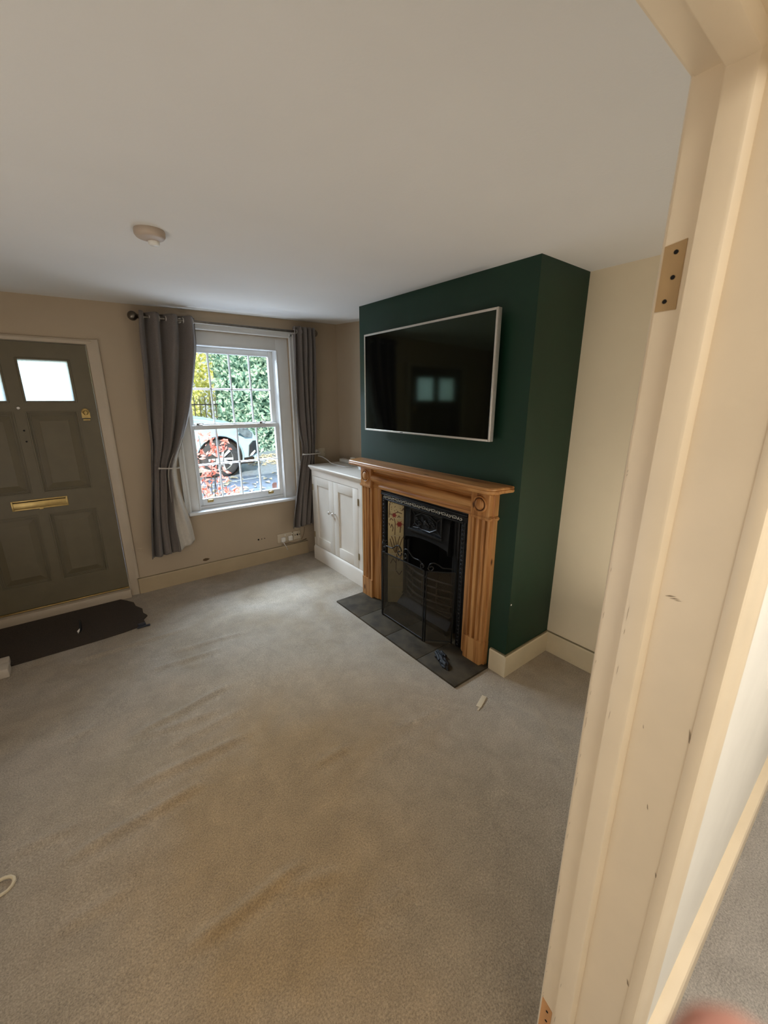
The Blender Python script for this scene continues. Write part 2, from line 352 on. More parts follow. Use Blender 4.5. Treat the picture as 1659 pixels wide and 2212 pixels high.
# hinge recesses with screw holes
def mortise(za, zb, m, skew):
    h = MB(); X = JX-.0012; YM = -.980+bow((za+zb)/2)-.0015
    h.add([(X, YM+.0012, za+skew), (X, -1.0035, za), (X, -1.0035, zb), (X, YM+.0012, zb), (X+.004, YM+.0012, za+skew), (X+.004, -1.0035, za), (X+.004, -1.0035, zb), (X+.004, YM+.0012, zb)], [(0, 1, 2, 3), (0, 4, 5, 1), (1, 5, 6, 2), (2, 6, 7, 3), (3, 7, 4, 0)])
    o = h.build('hinge_recess', m, tr)
    q = MB()
    for fz, fy in ((.16, -.993), (.52, -.994), (.86, -.989)):
        q.lathe([(0, 0), (.0028, 0), (.0028, .001), (0, .001)], (X-.0008, fy, za+(zb-za)*fz), (1, 0, 0), 10)
    q.build('screw_hole', dark_m, o)
mortise(1.830, 1.747, bare_m, -.004); mortise(.268, .180, bare2_m, .014)
q = MB()
def mark(y, z, dy, dz, x=JX-.0006):
    q.add([(x, y, z), (x, y-dy*.5, z+dz*.3), (x, y-dy, z+dz), (x, y-dy*.4, z+dz*.75)], [(0, 1, 2, 3)])
for (y, z, dy, dz) in ((-1.056, 1.349, .014, .004), (-1.062, 1.3475, .013, .003), (-1.068, 1.3465, .010, .002), (-1.062, 1.12, .002, -.008), (-1.12, 1.155, .006, -.03), (-1.121, .86, .005, -.014), (-1.09, .98, .003, -.012), (-1.118, .58, .006, -.016)): mark(y, z, dy, dz)
for i in range(26):
    z = random.uniform(.2, 1.55); mark(-.9805+bow(z), z, .0012, random.uniform(.004, .02))
for i in range(16):
    z = random.uniform(.2, 1.5); mark(-1.0158, z, .0012, random.uniform(.004, .03), JX-.0156 if i % 2 else JX-.0006)
q.build('paint_chips', scuff_m, tr)

# skirting boards
def skirt(name, pts, label, h=.145, th=.016, m=base_m, edge=None):
    b = MB()
    for (x0, y0), (x1, y1), nrm in pts:
        nx, ny = nrm
        v = []
        prof = [(0, 0), (th, 0), (th, h-.012), (th-.004, h-.004), (th*.45, h), (0, h)]
        for (px, py) in ((x0, y0), (x1, y1)):
            for o_, z in prof: v.append((px+nx*o_, py+ny*o_, z))
        n = len(prof)
        b.use(0).add(v, [(i, (i+1) % n, n+(i+1) % n, n+i) for i in range(n) if i not in (3, 4)]+[tuple(range(n)), tuple(range(2*n-1, n-1, -1))])
        b.use(1).add(v, [(i, (i+1) % n, n+(i+1) % n, n+i) for i in (3, 4)])
    return struct(b.build(name, [m, edge or bedge_m], smooth=25), label, 'skirting board')
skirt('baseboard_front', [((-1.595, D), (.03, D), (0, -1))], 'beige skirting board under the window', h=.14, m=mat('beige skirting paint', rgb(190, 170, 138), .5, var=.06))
skirt('baseboard_chimney', [((0, 0), (0, .105), (-1, 0)), ((-.016, 0), (RX, 0), (0, -1))], 'cream skirting wrapping the corner of the green chimney breast')
skirt('baseboard_right', [((RX, 0), (RX, NY), (-1, 0))], 'cream skirting below the right cream wall')
skirt('baseboard_hall', [((JX+.073, HY), (2.6, HY), (0, -1))], 'cream skirting at the hall wall beside the door frame', h=.15, th=.030, m=trim_m, edge=trim_m)
skirt('baseboard_left', [((-3.1, NY), (-3.1, D), (1, 0))], 'cream skirting of the left wall')

# ------------------------------------------------------------------ front door
dr = thing('door_1', 'olive panelled front door with two small frosted panes', 'front door', (-2.115, D+.01, DZ0), kind='structure')
YF = D+.008    # leaf face
leaf = MB(); mid = -2.115
RP = (-2.065, -1.785); LP = (2*mid-RP[1], 2*mid-RP[0]); PZ = (1.622, 1.900)
MZ = (.970, 1.545); BZ = (.275, .800); RQ = (-2.080, -1.790); LQ = (2*mid-RQ[1], 2*mid-RQ[0])
def slab(x0, x1, z0, z1): leaf.box(x0, x1, YF, YF+.044, z0, z1)
# stiles and rails
slab(DX0, LQ[0], DZ0, DZ1); slab(RQ[1], DX1, DZ0, DZ1); slab(LQ[1], RQ[0], DZ0, DZ1)
for x0, x1, P in ((LQ[0], LQ[1], LP), (RQ[0], RQ[1], RP)):
    slab(x0, x1, DZ0, BZ[0]); slab(x0, x1, BZ[1], MZ[0]); slab(x0, x1, MZ[1], PZ[0]); slab(x0, x1, PZ[1], DZ1)
    for z0, z1 in (MZ, BZ): leaf.box(x0, x1, YF+.014, YF+.03, z0, z1)
    slab(x0, P[0], PZ[0], PZ[1]) if P[0] > x0 else None
    if P[1] < x1: slab(P[1], x1, PZ[0], PZ[1])
leaf.build('door_leaf', door_m, dr)
def panel(x0, x1, z0, z1):
    p = MB(); a = .022; y = YF
    # bolection moulding, stepped ring
    for (o, dpt, wd) in ((0, -.004, .009), (.009, .003, .007), (.016, .008, .008)):
        p.frame('y', y+dpt, y+.016, x0-.004+o, x1+.004-o, z0-.004+o, z1+.004-o, wd, bev=.0015)
    # raised field with sloping borders
    i0, i1 = .026, .062
    R = lambda o, yy: [(x0+o, yy, z0+o), (x1-o, yy, z0+o), (x1-o, yy, z1-o), (x0+o, yy, z1-o)]
    p.add(R(i0-.004, y+.0145)+R(i1-.004, y+.005)+R(i1, y+.003), [(0, 1, 5, 4), (1, 2, 6, 5), (2, 3, 7, 6), (3, 0, 4, 7), (4, 5, 9, 8), (5, 6, 10, 9), (6, 7, 11, 10), (7, 4, 8, 11), (8, 9, 10, 11)])
    p.build('raised_panel', door_m, dr, smooth=20)
for q in (LQ, RQ):
    for z in (MZ, BZ): panel(*q, *z)
for P in (LP, RP):
    g = MB(); g.box(P[0], P[1], YF+.02, YF+.024, *PZ); go = g.build('frosted_pane', frost_m, dr, smooth=0)
    g = MB(); g.frame('y', YF-.004, YF+.018, P[0]-.012, P[1]+.012, PZ[0]-.012, PZ[1]+.012, .013, bev=.004); g.build('glazing_bead', door_m, dr)
lp = MB(); lx0, lx1, lz0, lz1 = -2.278, -1.952, .852, .925
lp.use(0).frame('y', YF-.006, YF, lx0, lx1, lz0, lz1, .011, bev=.002); lp.box(lx0+.01, lx1-.01, YF-.0035, YF, lz0+.01, lz1-.016, bev=.0015)
lp.use(1).box(lx0+.01, lx1-.01, YF-.002, YF, lz1-.017, lz1-.01)
lp.use(0).box(mid-.012, mid+.012, YF-.008, YF, lz0-.006, lz0+.006, bev=.002)
lp.build('letter_plate', [brass_m, dark_m], dr)
lk = MB(); lcx, lcz = -1.739, 1.533
prof = [(lcx-.026, lcz-.035)]+[(lcx-.026*math.cos(t*PI/12), lcz+.006+.03*math.sin(t*PI/12)) for t in range(13)]+[(lcx+.026, lcz-.035)]
def xz_prism(m, prof, ya, yb): m.prism([(p[0], p[1]) for p in prof], 'y', ya, yb)
xz_prism(lk, prof, YF-.004, YF)
for a in range(0, 12):
    t1 = a*PI/11; lk.ball((lcx-.022*math.cos(t1), YF-.005, lcz+.008+.025*math.sin(t1)), .0035, 8)
lk.lathe([(.018, 0), (.018, .006), (.013, .010), (.011, .022), (0, .022)], (lcx, YF-.004, lcz+.004), (0, -1, 0))
lk.box(lcx-.004, lcx+.004, YF-.036, YF-.02, lcz-.016, lcz+.022, bev=.002); lk.box(lcx-.022, lcx+.022, YF-.009, YF, lcz-.054, lcz-.042, bev=.003)
lk.build('door_lock', brass_m, dr)
h = MB(); h.lathe([(0, 0), (.006, 0), (.006, .003), (0, .003)], (-2.112, YF-.001, 1.420), (0, -1, 0), 10); h.lathe([(0, 0), (.006, 0), (.006, .003), (0, .003)], (-2.112, YF-.001, 1.343), (0, -1, 0), 10)
h.build('screw_hole', dark_m, dr)
h = MB(); h.lathe([(.011, 0), (.011, .004), (.008, .007), (0, .007)], (-2.115, YF, 1.575), (0, -1, 0), 14); h.build('door_viewer', silver_m, dr)
h = MB(); h.box(DX0, DX1, YF-.012, YF+.044, DZ0-.012, DZ0-.002, bev=.003); h.build('draught_strip', brass_m, dr)

fr = MB()
fp = [(0, .06), (0, -.004), (.006, -.012), (.03, -.014), (.052, -.020), (.066, -.024), (.076, -.020), (.082, -.008), (.082, 0), (.05, .06)]
fr.prism([(DX1+.003+a, D+b) for a, b in fp], 'z', .15, DZ1+.04); fr.prism([(DX0-.003-a, D+b) for a, b in fp], 'z', .15, DZ1+.04)
fr.prism([(DX1+.003+a*.8, D+b*.5) for a, b in fp], 'z', 0, .151); fr.prism([(DX0-.003-a*.8, D+b*.5) for a, b in fp], 'z', 0, .151)
hp = [(.06, 0), (-.004, 0), (-.012, .004), (-.018, .022), (-.012, .034), (0, .036), (.06, .03)]
fr.prism([(D+a, DZ1+.003+b) for a, b in hp], 'x', DX0-.085, DX1+.085)
fr.box(DX0-.003, DX1+.003, D-.05, D+.06, .0, .074, bev=.006)
struct(fr.build('trim_2', mat('door frame paint', rgb(196, 180, 158), .4, var=.04)), 'painted frame and threshold around the olive front door', 'door frame')

# ------------------------------------------------------------------ window
wn = thing('window_1', 'white sixteen pane sash window between grey curtains', 'window', (-.58, D, OZ0), kind='structure')
cs = MB()   # moulded casing on the wall and flat box boards
cp = [(0, 0), (0, -.010), (.006, -.016), (.016, -.016), (.02, -.012), (.034, -.012), (.042, -.020), (.050, -.020), (.052, 0)]
cs.prism([(OX1+a, D+b) for a, b in cp], 'z', OZ0-.01, OZ1+.05); cs.prism([(OX0-a, D+b) for a, b in cp], 'z', OZ0-.01, OZ1+.05)
cs.prism([(D+b, OZ1+a) for a, b in cp], 'x', OX0-.052, OX1+.052)
cs.build('casing', sill_m, wn, smooth=25)
bx = MB(); SX0, SX1 = -1.012, -.176
bx.box(OX0, SX0+.004, D+.03, D+.19, OZ0, OZ1, bev=.003); bx.box(SX1-.004, OX1, D+.03, D+.19, OZ0, OZ1, bev=.003); bx.box(SX0, SX1, D+.03, D+.19, 2.078, OZ1, bev=.003); bx.box(SX0, SX1, D+.07, D+.22, OZ0-.01, .672)
for x in (SX0-.008, SX1-.002): bx.box(x, x+.010, D+.022, D+.035, OZ0+.01, 2.088, bev=.003)
bx.box(SX0-.008, SX1+.008, D+.022, D+.035, 2.078, 2.089, bev=.003)
bx.build('sash_box', sill_m, wn)
sl = MB(); sl.box(OX0-.03, OX1+.012, D-.045, D+.09, .622, .648, bev=.008, seg=3); sl.build('window_sill', mat('bright sill paint', rgb(240, 242, 244), .3, var=.02), wn)
def sash(x0, x1, z0, z1, y, bot, top, st, name):
    s = MB()
    s.box(x0, x0+st, y, y+.04, z0, z1, bev=.003); s.box(x1-st, x1, y, y+.04, z0, z1, bev=.003)
    s.box(x0+st, x1-st, y, y+.04, z0, z0+bot, bev=.003); s.box(x0+st, x1-st, y, y+.04, z1-top, z1, bev=.003)
    gx0, gx1, gz0, gz1 = x0+st, x1-st, z0+bot, z1-top
    for i in range(1, 4):
        xx = gx0+(gx1-gx0)*i/4
        s.prism([(xx-.009, y+.022), (xx-.007, y+.014), (xx-.003, y+.006), (xx+.003, y+.006), (xx+.007, y+.014), (xx+.009, y+.022), (xx+.006, y+.034), (xx-.006, y+.034)], 'z', gz0, gz1)
    zz = (gz0+gz1)/2
    s.prism([(y+.022, zz-.009), (y+.014, zz-.007), (y+.006, zz-.003), (y+.006, zz+.003), (y+.014, zz+.007), (y+.022, zz+.009), (y+.034, zz+.006), (y+.034, zz-.006)], 'x', gx0, gx1)
    o = s.build(name, sill_m, wn, smooth=25)
    g = MB(); g.box(gx0-.003, gx1+.003, y+.021, y+.024, gz0-.003, gz1+.003); g.build('glass', glass_m, o, smooth=0)
    return o, (gx0, gx1, gz0, gz1)
ls, lg = sash(-1.008, -.180, .676, 1.408, D+.075, .062, .038, .034, 'lower_sash')
us, ug = sash(-1.004, -.178, 1.385, 2.078, D+.122, .034, .050, .044, 'upper_sash')
for x in (-.908, -.314):
    l = MB(); y = D+.075
    l.box(x-.026, x+.026, y-.003, y, .700, .728, bev=.001); l.box(x-.022, x+.022, y-.022, y-.002, .722, .730, bev=.003)
    l.tube([(x-.02, y-.02, .726), (x-.02, y-.024, .716), (x-.012, y-.018, .706)], .004, 6); l.tube([(x+.02, y-.02, .726), (x+.02, y-.024, .716), (x+.012, y-.018, .706)], .004, 6)
    l.build('sash_lift', brass_m, ls)
for x in (-.925, -.345):
    l = MB(); y = D+.09
    l.box(x-.03, x+.03, y-.006, y+.018, 1.408, 1.414, bev=.002); l.lathe([(.010, 0), (.010, .010), (.006, .014), (0, .014)], (x-.01, y+.006, 1.413), n=10)
    l.tube([(x-.01, y+.006, 1.422), (x+.02, y+.002, 1.426), (x+.04, y-.004, 1.424)], [.005, .004, .005], 8)
    l.build('sash_fastener', steel_m, ls)
stk = MB(); sx, sz = -.262, .775
stk.add([(sx-.024, D+.0945, sz-.026), (sx+.026, D+.0945, sz-.026), (sx+.026, D+.0945, sz+.03), (sx-.010, D+.0945, sz+.03), (sx-.020, D+.0945, sz+.022), (sx-.024, D+.0945, sz+.010)], [(0, 1, 2, 3, 4, 5)])
stk.build('sticker', pink_m, ls, smooth=0)['label'] = 'pale pink sticker in the pane corner'

# ------------------------------------------------------------------ curtains
PY = 2.535; pz = lambda x: 2.236+.014*(x+1.35)/1.53
pl = thing('curtain_pole', 'slim metal curtain pole with ball finials over the window', 'curtain pole', (-.58, PY, 2.243))
p = MB(); p.tube([(-1.33, PY, pz(-1.33)), (.165, PY, pz(.165))], .011, 12); p.build('rod', steel_m, pl)
for x, s in ((-1.345, -1), (.178, 1)):
    p = MB(); z = pz(x); p.ball((x, PY, z), .034, 18); p.lathe([(.015, 0), (.015, .012), (.020, .018), (.014, .03), (.014, .034)], (x-s*.045, PY, z), (s, 0, 0), 14); p.build('finial', steel_m, pl)
for x in (-1.02, -.02):
    p = MB(); z = pz(x); p.lathe([(.022, 0), (.022, .006), (.008, .010), (.008, D-PY-.004)], (x, D, z-.012), (0, -1, 0), 14); p.tube([(x+.013*math.cos(a*PI/6), PY+0*a, z+.013*math.sin(a*PI/6)) for a in range(12)], .004, 6, closed=True); p.ball((x, PY-.012, z-.016), .006, 8); p.build('bracket', silver_m, pl)

def interp(tab, z):
    tab = sorted(tab, key=lambda q: -q[1])
    if z >= tab[0][1]: return tab[0][0]
    for (xa, za), (xb, zb) in zip(tab, tab[1:]):
        if za >= z >= zb:
            t = (za-z)/(za-zb+1e-9); return xa+(xb-xa)*t
    return tab[-1][0]
def smooth_i(tab, z, w=.07): return sum(interp(tab, z+k*w/3) for k in range(-3, 4))/7
def curtain(name, label, L, R, z0, z1, zh, waves, phase, ripple, lining_side, knots):
    """a gathered eyelet curtain: pleats run over the pole, pinch at the holdback and flare below"""
    root = thing(name, label, 'curtain', ((L[0][0]+R[0][0])/2, PY, z1), 'grey tied back curtains')
    NZ, NU = 110, 120
    def pt(u, v):
        z = z0+(z1-z0)*v
        xl, xr = smooth_i(L, z), smooth_i(R, z)
        d = (z-zh); pin = math.exp(-(d/.16)**2)
        top = max(0, min(1, (z-1.5)/.6))
        uu = max(0, min(1, u+.012*math.sin(z*5+u*9)*ripple))
        ph = knots(uu)*2*PI*waves+phase
        amp = .046*top+.034*(1-top); amp *= (1-.55*pin)
        y = PY-.012-amp*math.cos(ph)-.010*math.sin(ph*2.3+z*3)*(1-top)-.012*pin*math.sin(u*PI)
        sharp = .5+.5*math.cos(ph)
        x = xl+(xr-xl)*u+.010*math.sin(ph+.9)*(1-.5*pin)*(1-abs(2*u-1)**4)
        zz = z
        if v < .12: zz = z+(.12-v)/.12*(.02*(u-.5)+.006*math.cos(ph))*1.0
        y = min(y, D-.02 if z < .6 or z > 2.2 else D-.04)
        return (x, y, zz)
    m = MB(); m.grid(pt, NU, NZ); m.build('curtain_cloth', cur_m, root, smooth=80, solid=.003)
    # eyelets where the cloth crosses the pole
    for k in range(int(waves*2)):
        tgt = (k+.5)/(waves*2)
        u = min((i/200 for i in range(201)), key=lambda q: abs(knots(q)*2*PI*waves+phase-(PI/2+k*PI)))
        a = pt(u, (pz(-.6)-z0)/(z1-z0))
        e = MB(); e.tube([(a[0], PY+.019*math.cos(t*PI/8), pz(a[0])+.019*math.sin(t*PI/8)) for t in range(16)], .0045, 6, closed=True); e.build('eyelet', silver_m, root)
    return root, pt
LL = [(-1.305, 2.266), (-1.325, 2.113), (-1.33, 1.928), (-1.335, 1.768), (-1.352, 1.492), (-1.358, 1.263), (-1.366, 1.212), (-1.392, 1.01), (-1.426, .802), (-1.453, .59), (-1.482, .33)]
LR = [(-.900, 2.272), (-.905, 2.064), (-.947, 1.858), (-1.005, 1.601), (-1.061, 1.424), (-1.11, 1.305), (-1.152, 1.20), (-1.215, 1.094), (-1.225, .95), (-1.235, .862), (-1.25, .641), (-1.235, .33)]
lc, lpt = curtain('curtain', 'long grey curtain left of the window showing its pale lining', LL, LR, .335, 2.272, 1.09, 3.5, -.4, 1, 'r', lambda u: u**.9)
RLt = [(-.052, 2.275), (-.066, 1.887), (-.066, 1.542), (-.05, 1.324), (-.015, 1.129), (-.06, .992), (-.118, .722), (-.185, .37)]
RRt = [(.150, 2.293), (.160, 2.175), (.150, 1.757), (.140, 1.389), (.125, 1.165), (.105, 1.01), (.078, .695), (.05, .34)]
rc, rpt = curtain('curtain', 'narrow grey curtain right of the window by the cupboard', RLt, RRt, .345, 2.29, 1.12, 4.0, .2, .6, 'l', lambda u: u**1.15)
# pale lining turned out along the inner edge of the left curtain
ln = MB()
LNR = [(-1.095, 1.34), (-1.148, 1.2), (-1.192, 1.094), (-1.188, 1.008), (-1.185, .901), (-1.150, .691), (-1.128, .573), (-1.110, .37)]
LNL = [(-1.125, 1.34), (-1.20, 1.2), (-1.262, 1.094), (-1.27, .95), (-1.27, .8), (-1.265, .66), (-1.25, .45), (-1.245, .37)]
def lnp(u, v):
    z = .385+(1.33-.385)*v; xl, xr = smooth_i(LNL, z), smooth_i(LNR, z); pin = math.exp(-((z-1.09)/.12)**2)
    y = PY-.030-.018*math.cos(u*9+z*1.2)*(1-.8*pin)+.03*u
    return (xl+(xr-xl)*u, y, z+.05*(1-v)*(u-.6)*(1-v))
ln.grid(lnp, 40, 60); ln.build('lining', lining_m, lc, smooth=80, solid=.002)['label'] = 'off white lining turned outward'
def holdback(name, label, pts, rose):
    hb = thing(name, label, 'curtain holdback', rose, 'metal curtain holdbacks')
    m = MB(); m.tube(pts, .0055, 8); m.ball(pts[-1], .0095, 10); m.build('arm', silver_m, hb)
    m = MB(); m.lathe([(.024, 0), (.024, .006), (.016, .012), (.007, .016), (.007, .02)], rose, (0, -1, 0), 16); m.build('wall_rose', silver_m, hb)
holdback('curtain_holdback', 'metal holdback hooked round the left grey curtain', [(-1.31, D-.014, 1.082), (-1.20, D-.014, 1.078), (-1.168, 2.52, 1.080), (-1.18, 2.450, 1.083), (-1.26, 2.444, 1.088), (-1.33, 2.450, 1.094)], (-1.31, D, 1.082))
holdback('curtain_holdback', 'metal holdback hooked round the right grey curtain over the cupboard', [(.190, D-.03, 1.104), (.166, 2.50, 1.108), (.14, 2.445, 1.104), (.06, 2.440, 1.103), (-.02, 2.446, 1.104), (-.036, 2.47, 1.104)], (.196, D, 1.100))

# ------------------------------------------------------------------ wall sockets
def socket(name, label, x0, x1, z0, z1, build):
    s = thing(name, label, 'socket', ((x0+x1)/2, D, (z0+z1)/2)); m = MB(); m.box(x0, x1, D-.009, D, z0, z1, bev=.003); m.build('face_plate', mat('socket plate', rgb(214, 200, 176), .4), s); build(s); return s
def twin(s):
    for x in (-.258, -.176):
        m = MB(); m.box(x-.024, x+.024, D-.040, D-.008, .187, .240, bev=.009, seg=3); m.build('plug', white_m, s)
        m = MB(); m.box(x-.006+.03, x+.006+.03, D-.013, D-.008, .248, .262, bev=.002); m.build('switch', white_m, s)
socket('wall_socket', 'double wall socket with two white plugs under the window', -.312, -.146, .180, .274, twin)
def aerial(s):
    for dx, r in ((-.026, .005), (0, .009), (.026, .005)):
        m = MB(); m.lathe([(r, 0), (r, .003), (0, .003)], (-.088+dx, D-.008, .232), (0, -1, 0), 12); m.build('outlet_hole', dark_m, s)
socket('wall_socket', 'plain aerial outlet plate with three dark holes beside the double socket', -.136, -.050, .182, .274, aerial)
def blank(s):
    m = MB(); m.lathe([(.003, 0), (.003, .002), (0, .002)], (.281, D-.0085, 1.09), (0, -1, 0), 8); m.build('screw', dark_m, s)
socket('wall_socket', 'single blank wall plate over the cupboard top by the curtain', .205, .291, 1.043, 1.133, blank)
hs = MB()
for x, r in ((-.512, .008), (-.478, .005), (-.447, .005)): hs.lathe([(r, 0), (r, .002), (0, .002)], (x, D-.001, .262), (0, -1, 0), 10)
struct(hs.build('wall_holes', dark_m), 'row of three small dark drill holes in the wall under the window', 'wall damage')
wd = MB(); wd.lathe([(.006, 0), (.005, .001), (0, .0015)], (.014, -.0005, .475), (0, -1, 0), 8)
struct(wd.build('wall_spot', white_m), 'tiny white filler spot on the green chimney breast side', 'wall damage')
gh = MB(); gh.add([(-1.03+.028*math.cos(a)*(1.3 if a == 0 else 1), D-.0012, .175+.014*math.sin(a)) for a in [k*PI/4 for k in range(8)]], [tuple(range(8))])
struct(gh.build('wall_chip', mat('brown plaster', rgb(96, 76, 52), .9)), 'small brown plaster chip just above the skirting', 'wall damage')
cb = MB(); cb.tube([(-.258, D-.03, .188), (-.250, D-.035, .16), (-.228, D-.022, .13), (-.215, D-.022, .09)], .004, 6)
tag(cb.build('plug_cord', cable_m), 'short white cable hanging from the double socket', 'cable')
cr = MB(); cr.tube([(-.27, D-.004, .151), (-.2, D-.004, .156), (-.12, D-.005, .150), (-.03, D-.004, .152), (.018, D-.004, .160)], [.002, .003, .002, .003, .005], 6)
tag(cr.build('wall_cable', mat('brown cable', rgb(96, 76, 54), .6)), 'thin brown cable along the skirting top below the sockets', 'cable')
cr = MB(); cr.tube([(.0, D-.005, .30), (-.003, D-.005, .26), (-.02, D-.005, .20), (-.04, D-.006, .165)], .003, 6)
tag(cr.build('aerial_cable', mat('beige cable', rgb(150, 128, 98), .6)), 'beige cable curving down the wall beside the aerial outlet', 'cable')

# ------------------------------------------------------------------ cupboard
XC = .022; CT = 1.0
cab = thing('alcove_cupboard', 'low off white two door cupboard between window and chimney breast', 'cupboard', (.2, 2.0, 0))
c = MB()
c.box(XC+.018, RX+.015, YB+.002, 2.425, 0, CT-.03); c.box(XC, XC+.02, YB+.002, 1.590, .15, CT-.028); c.box(XC, XC+.02, 2.410, 2.426, .0, CT-.028)
c.box(XC, XC+.02, 1.589, 2.411, .893, CT-.028); c.box(XC, XC+.02, 1.589, 2.411, .13, .153)
c.build('carcass', cab_m, cab)
c = MB(); c.box(XC-.028, RX+.015, YB+.002, 2.445, CT-.022, CT, bev=.008, seg=3); c.prism([(XC, CT-.05), (XC-.006, CT-.048), (XC-.012, CT-.036), (XC-.018, CT-.03), (XC-.018, CT-.02), (XC, CT-.02)], 'y', YB+.002, 2.435)
c.build('top_board', cab_m, cab)
c = MB(); c.prism([(XC, 0), (XC-.014, 0), (XC-.014, .128), (XC-.008, .142), (XC, .150)], 'y', YB-.02, 2.42); c.build('plinth', cab_m, cab)
def cdoor(y0, y1, knob_y, hinge_y):
    st = .084; m = MB(); z0, z1 = .157, .889; xf = XC-.001
    m.box(xf, xf+.019, y0, y0+st, z0, z1, bev=.0015); m.box(xf, xf+.019, y1-st, y1, z0, z1, bev=.0015); m.box(xf, xf+.019, y0+st-.002, y1-st+.002, z0, z0+.098, bev=.0015); m.box(xf, xf+.019, y0+st-.002, y1-st+.002, z1-.083, z1, bev=.0015)
    m.box(xf+.011, xf+.017, y0+st-.004, y1-st+.004, z0+.09, z1-.08)
    d = m.build('cupboard_door', cab_m, cab)
    k = MB(); k.lathe([(.009, 0), (.009, .003), (.005, .006), (.005, .018), (.011, .021), (.016, .027), (.016, .032), (.011, .038), (0, .040)], (xf, knob_y, .580), (-1, 0, 0), 16); k.build('knob', silver_m, d)
    for z in (.27, .775):
        k = MB(); k.tube([(xf-.003, hinge_y, z-.03), (xf-.003, hinge_y, z+.03)], .0045, 8); k.box(xf-.0015, xf+.002, hinge_y-.009, hinge_y+.009, z-.03, z+.03); k.build('hinge', mat('pale brass', rgb(180, 165, 130), .4, .8), d)
cdoor(1.593, 2.006, 1.985, 1.590); cdoor(2.010, 2.407, 2.052, 2.409)
# things on the cupboard top
ex = thing('extension_lead', 'white extension socket bar lying on the cupboard top', 'extension lead', (.38, 2.33, CT))
e = MB(); R_ = Matrix.Rotation(.78, 3, 'Z')
e.box(.355, .405, 2.17, 2.43, CT, CT+.034, bev=.006); e.build('socket_bar', white_m, ex)
e = MB(); e.box(.362, .398, 2.185, 2.232, CT+.034, CT+.066, bev=.006); e.build('plug', white_m, ex)
ca = MB(); pts = []
P = [(.20, 2.60, CT+.055), (.212, 2.53, CT+.05), (.21, 2.44, CT+.035), (.20, 2.33, CT+.012), (.20, 2.2, CT+.005), (.205, 2.08, CT+.004), (.24, 2.04, CT+.004), (.30, 2.05, CT+.004), (.36, 2.03, CT+.004)]
for i in range(len(P)-1):
    for k in range(6):
        t_ = k/6; a, b = Vector(P[i]), Vector(P[i+1]); p0 = Vector(P[max(0, i-1)]); p3 = Vector(P[min(len(P)-1, i+2)])
        pts.append(.5*((2*a)+(b-p0)*t_+(2*p0-5*a+4*b-p3)*t_**2+(3*a-p0-3*b+p3)*t_**3))
ca.tube(pts, .0045, 7); tag(ca.build('power_cable', cable_m), 'white cable trailing across the cupboard top from the wall', 'cable')
ca = MB(); cpts = []
for k in range(70):
    a = k*.42; cpts.append((.24+.035*math.cos(a)+.0006*k, 1.80+.075*math.sin(a)+.0012*k, CT+.006+.0003*k+.004*math.sin(a*3)))
ca.tube(cpts, .004, 6); tag(ca.build('coiled_cable', cable_m), 'loosely coiled white cable on the cupboard beside the mantel', 'cable')

# ------------------------------------------------------------------ fireplace surround
sur = thing('fireplace_surround', 'waxed pine fire surround with bullseye corners on green chimney breast', 'fire surround', (-.03, .77, 0))
SH0, SH1, ST = .036, 1.492, 1.178
def shelf_outline(g):  # rounded front corners; g grows the outline inward
    pts = [(-.001, SH0+g), (-.07, SH0+.012+g)]
    for k in range(7):
        a = k*PI/12; pts.append((-.112-(.055-g)*math.sin(a), SH0+.075+g-(.055)*math.cos(a)))
    q = [(x, SH0+SH1-y) for x, y in reversed(pts)]
    return pts+q
s = MB()
prev = None; layers = [(.006, 1.143), (0, 1.149), (0, 1.160), (.004, 1.164), (.002, 1.166), (.001, 1.172), (.005, ST)]
vs = []; n = len(shelf_outline(0))
for g, z in layers: vs += [(x, y, z) for x, y in shelf_outline(g)]
fs = [(i*n+j, i*n+(j+1) % n, (i+1)*n+(j+1) % n, (i+1)*n+j) for i in range(len(layers)-1) for j in range(n)]
fs += [tuple(range(n)), tuple((len(layers)-1)*n+j for j in range(n))]
s.add(vs, fs); s.build('mantel_shelf', wood_y, sur, smooth=30)
s = MB()   # bed mould below the shelf
bm_ = [(0, 1.144), (-.125, 1.144), (-.122, 1.138), (-.105, 1.132), (-.085, 1.126), (-.078, 1.118), (0, 1.118)]
s.prism([(a, b) for a, b in bm_], 'y', .118, 1.435); s.build('bed_moulding', wood_y, sur, smooth=30)
LEG = ((.146, .281), (1.288, 1.423))
s = MB()   # frieze board with half round
fz = [(0, .966), (-.034, .966), (-.036, .972), (-.036, .984), (-.030, .990), (-.026, 1.000)]
fz += [(-.032-.030*math.sin(k*PI/10), 1.010+.032*(1-math.cos(k*PI/10))) for k in range(11)]
fz += [(-.026, 1.082), (-.034, 1.090), (-.034, 1.102), (-.040, 1.110), (-.040, 1.120), (0, 1.120)]
s.prism(fz, 'y', LEG[0][1]-.002, LEG[1][0]+.002); s.build('frieze', wood_y, sur, smooth=35)
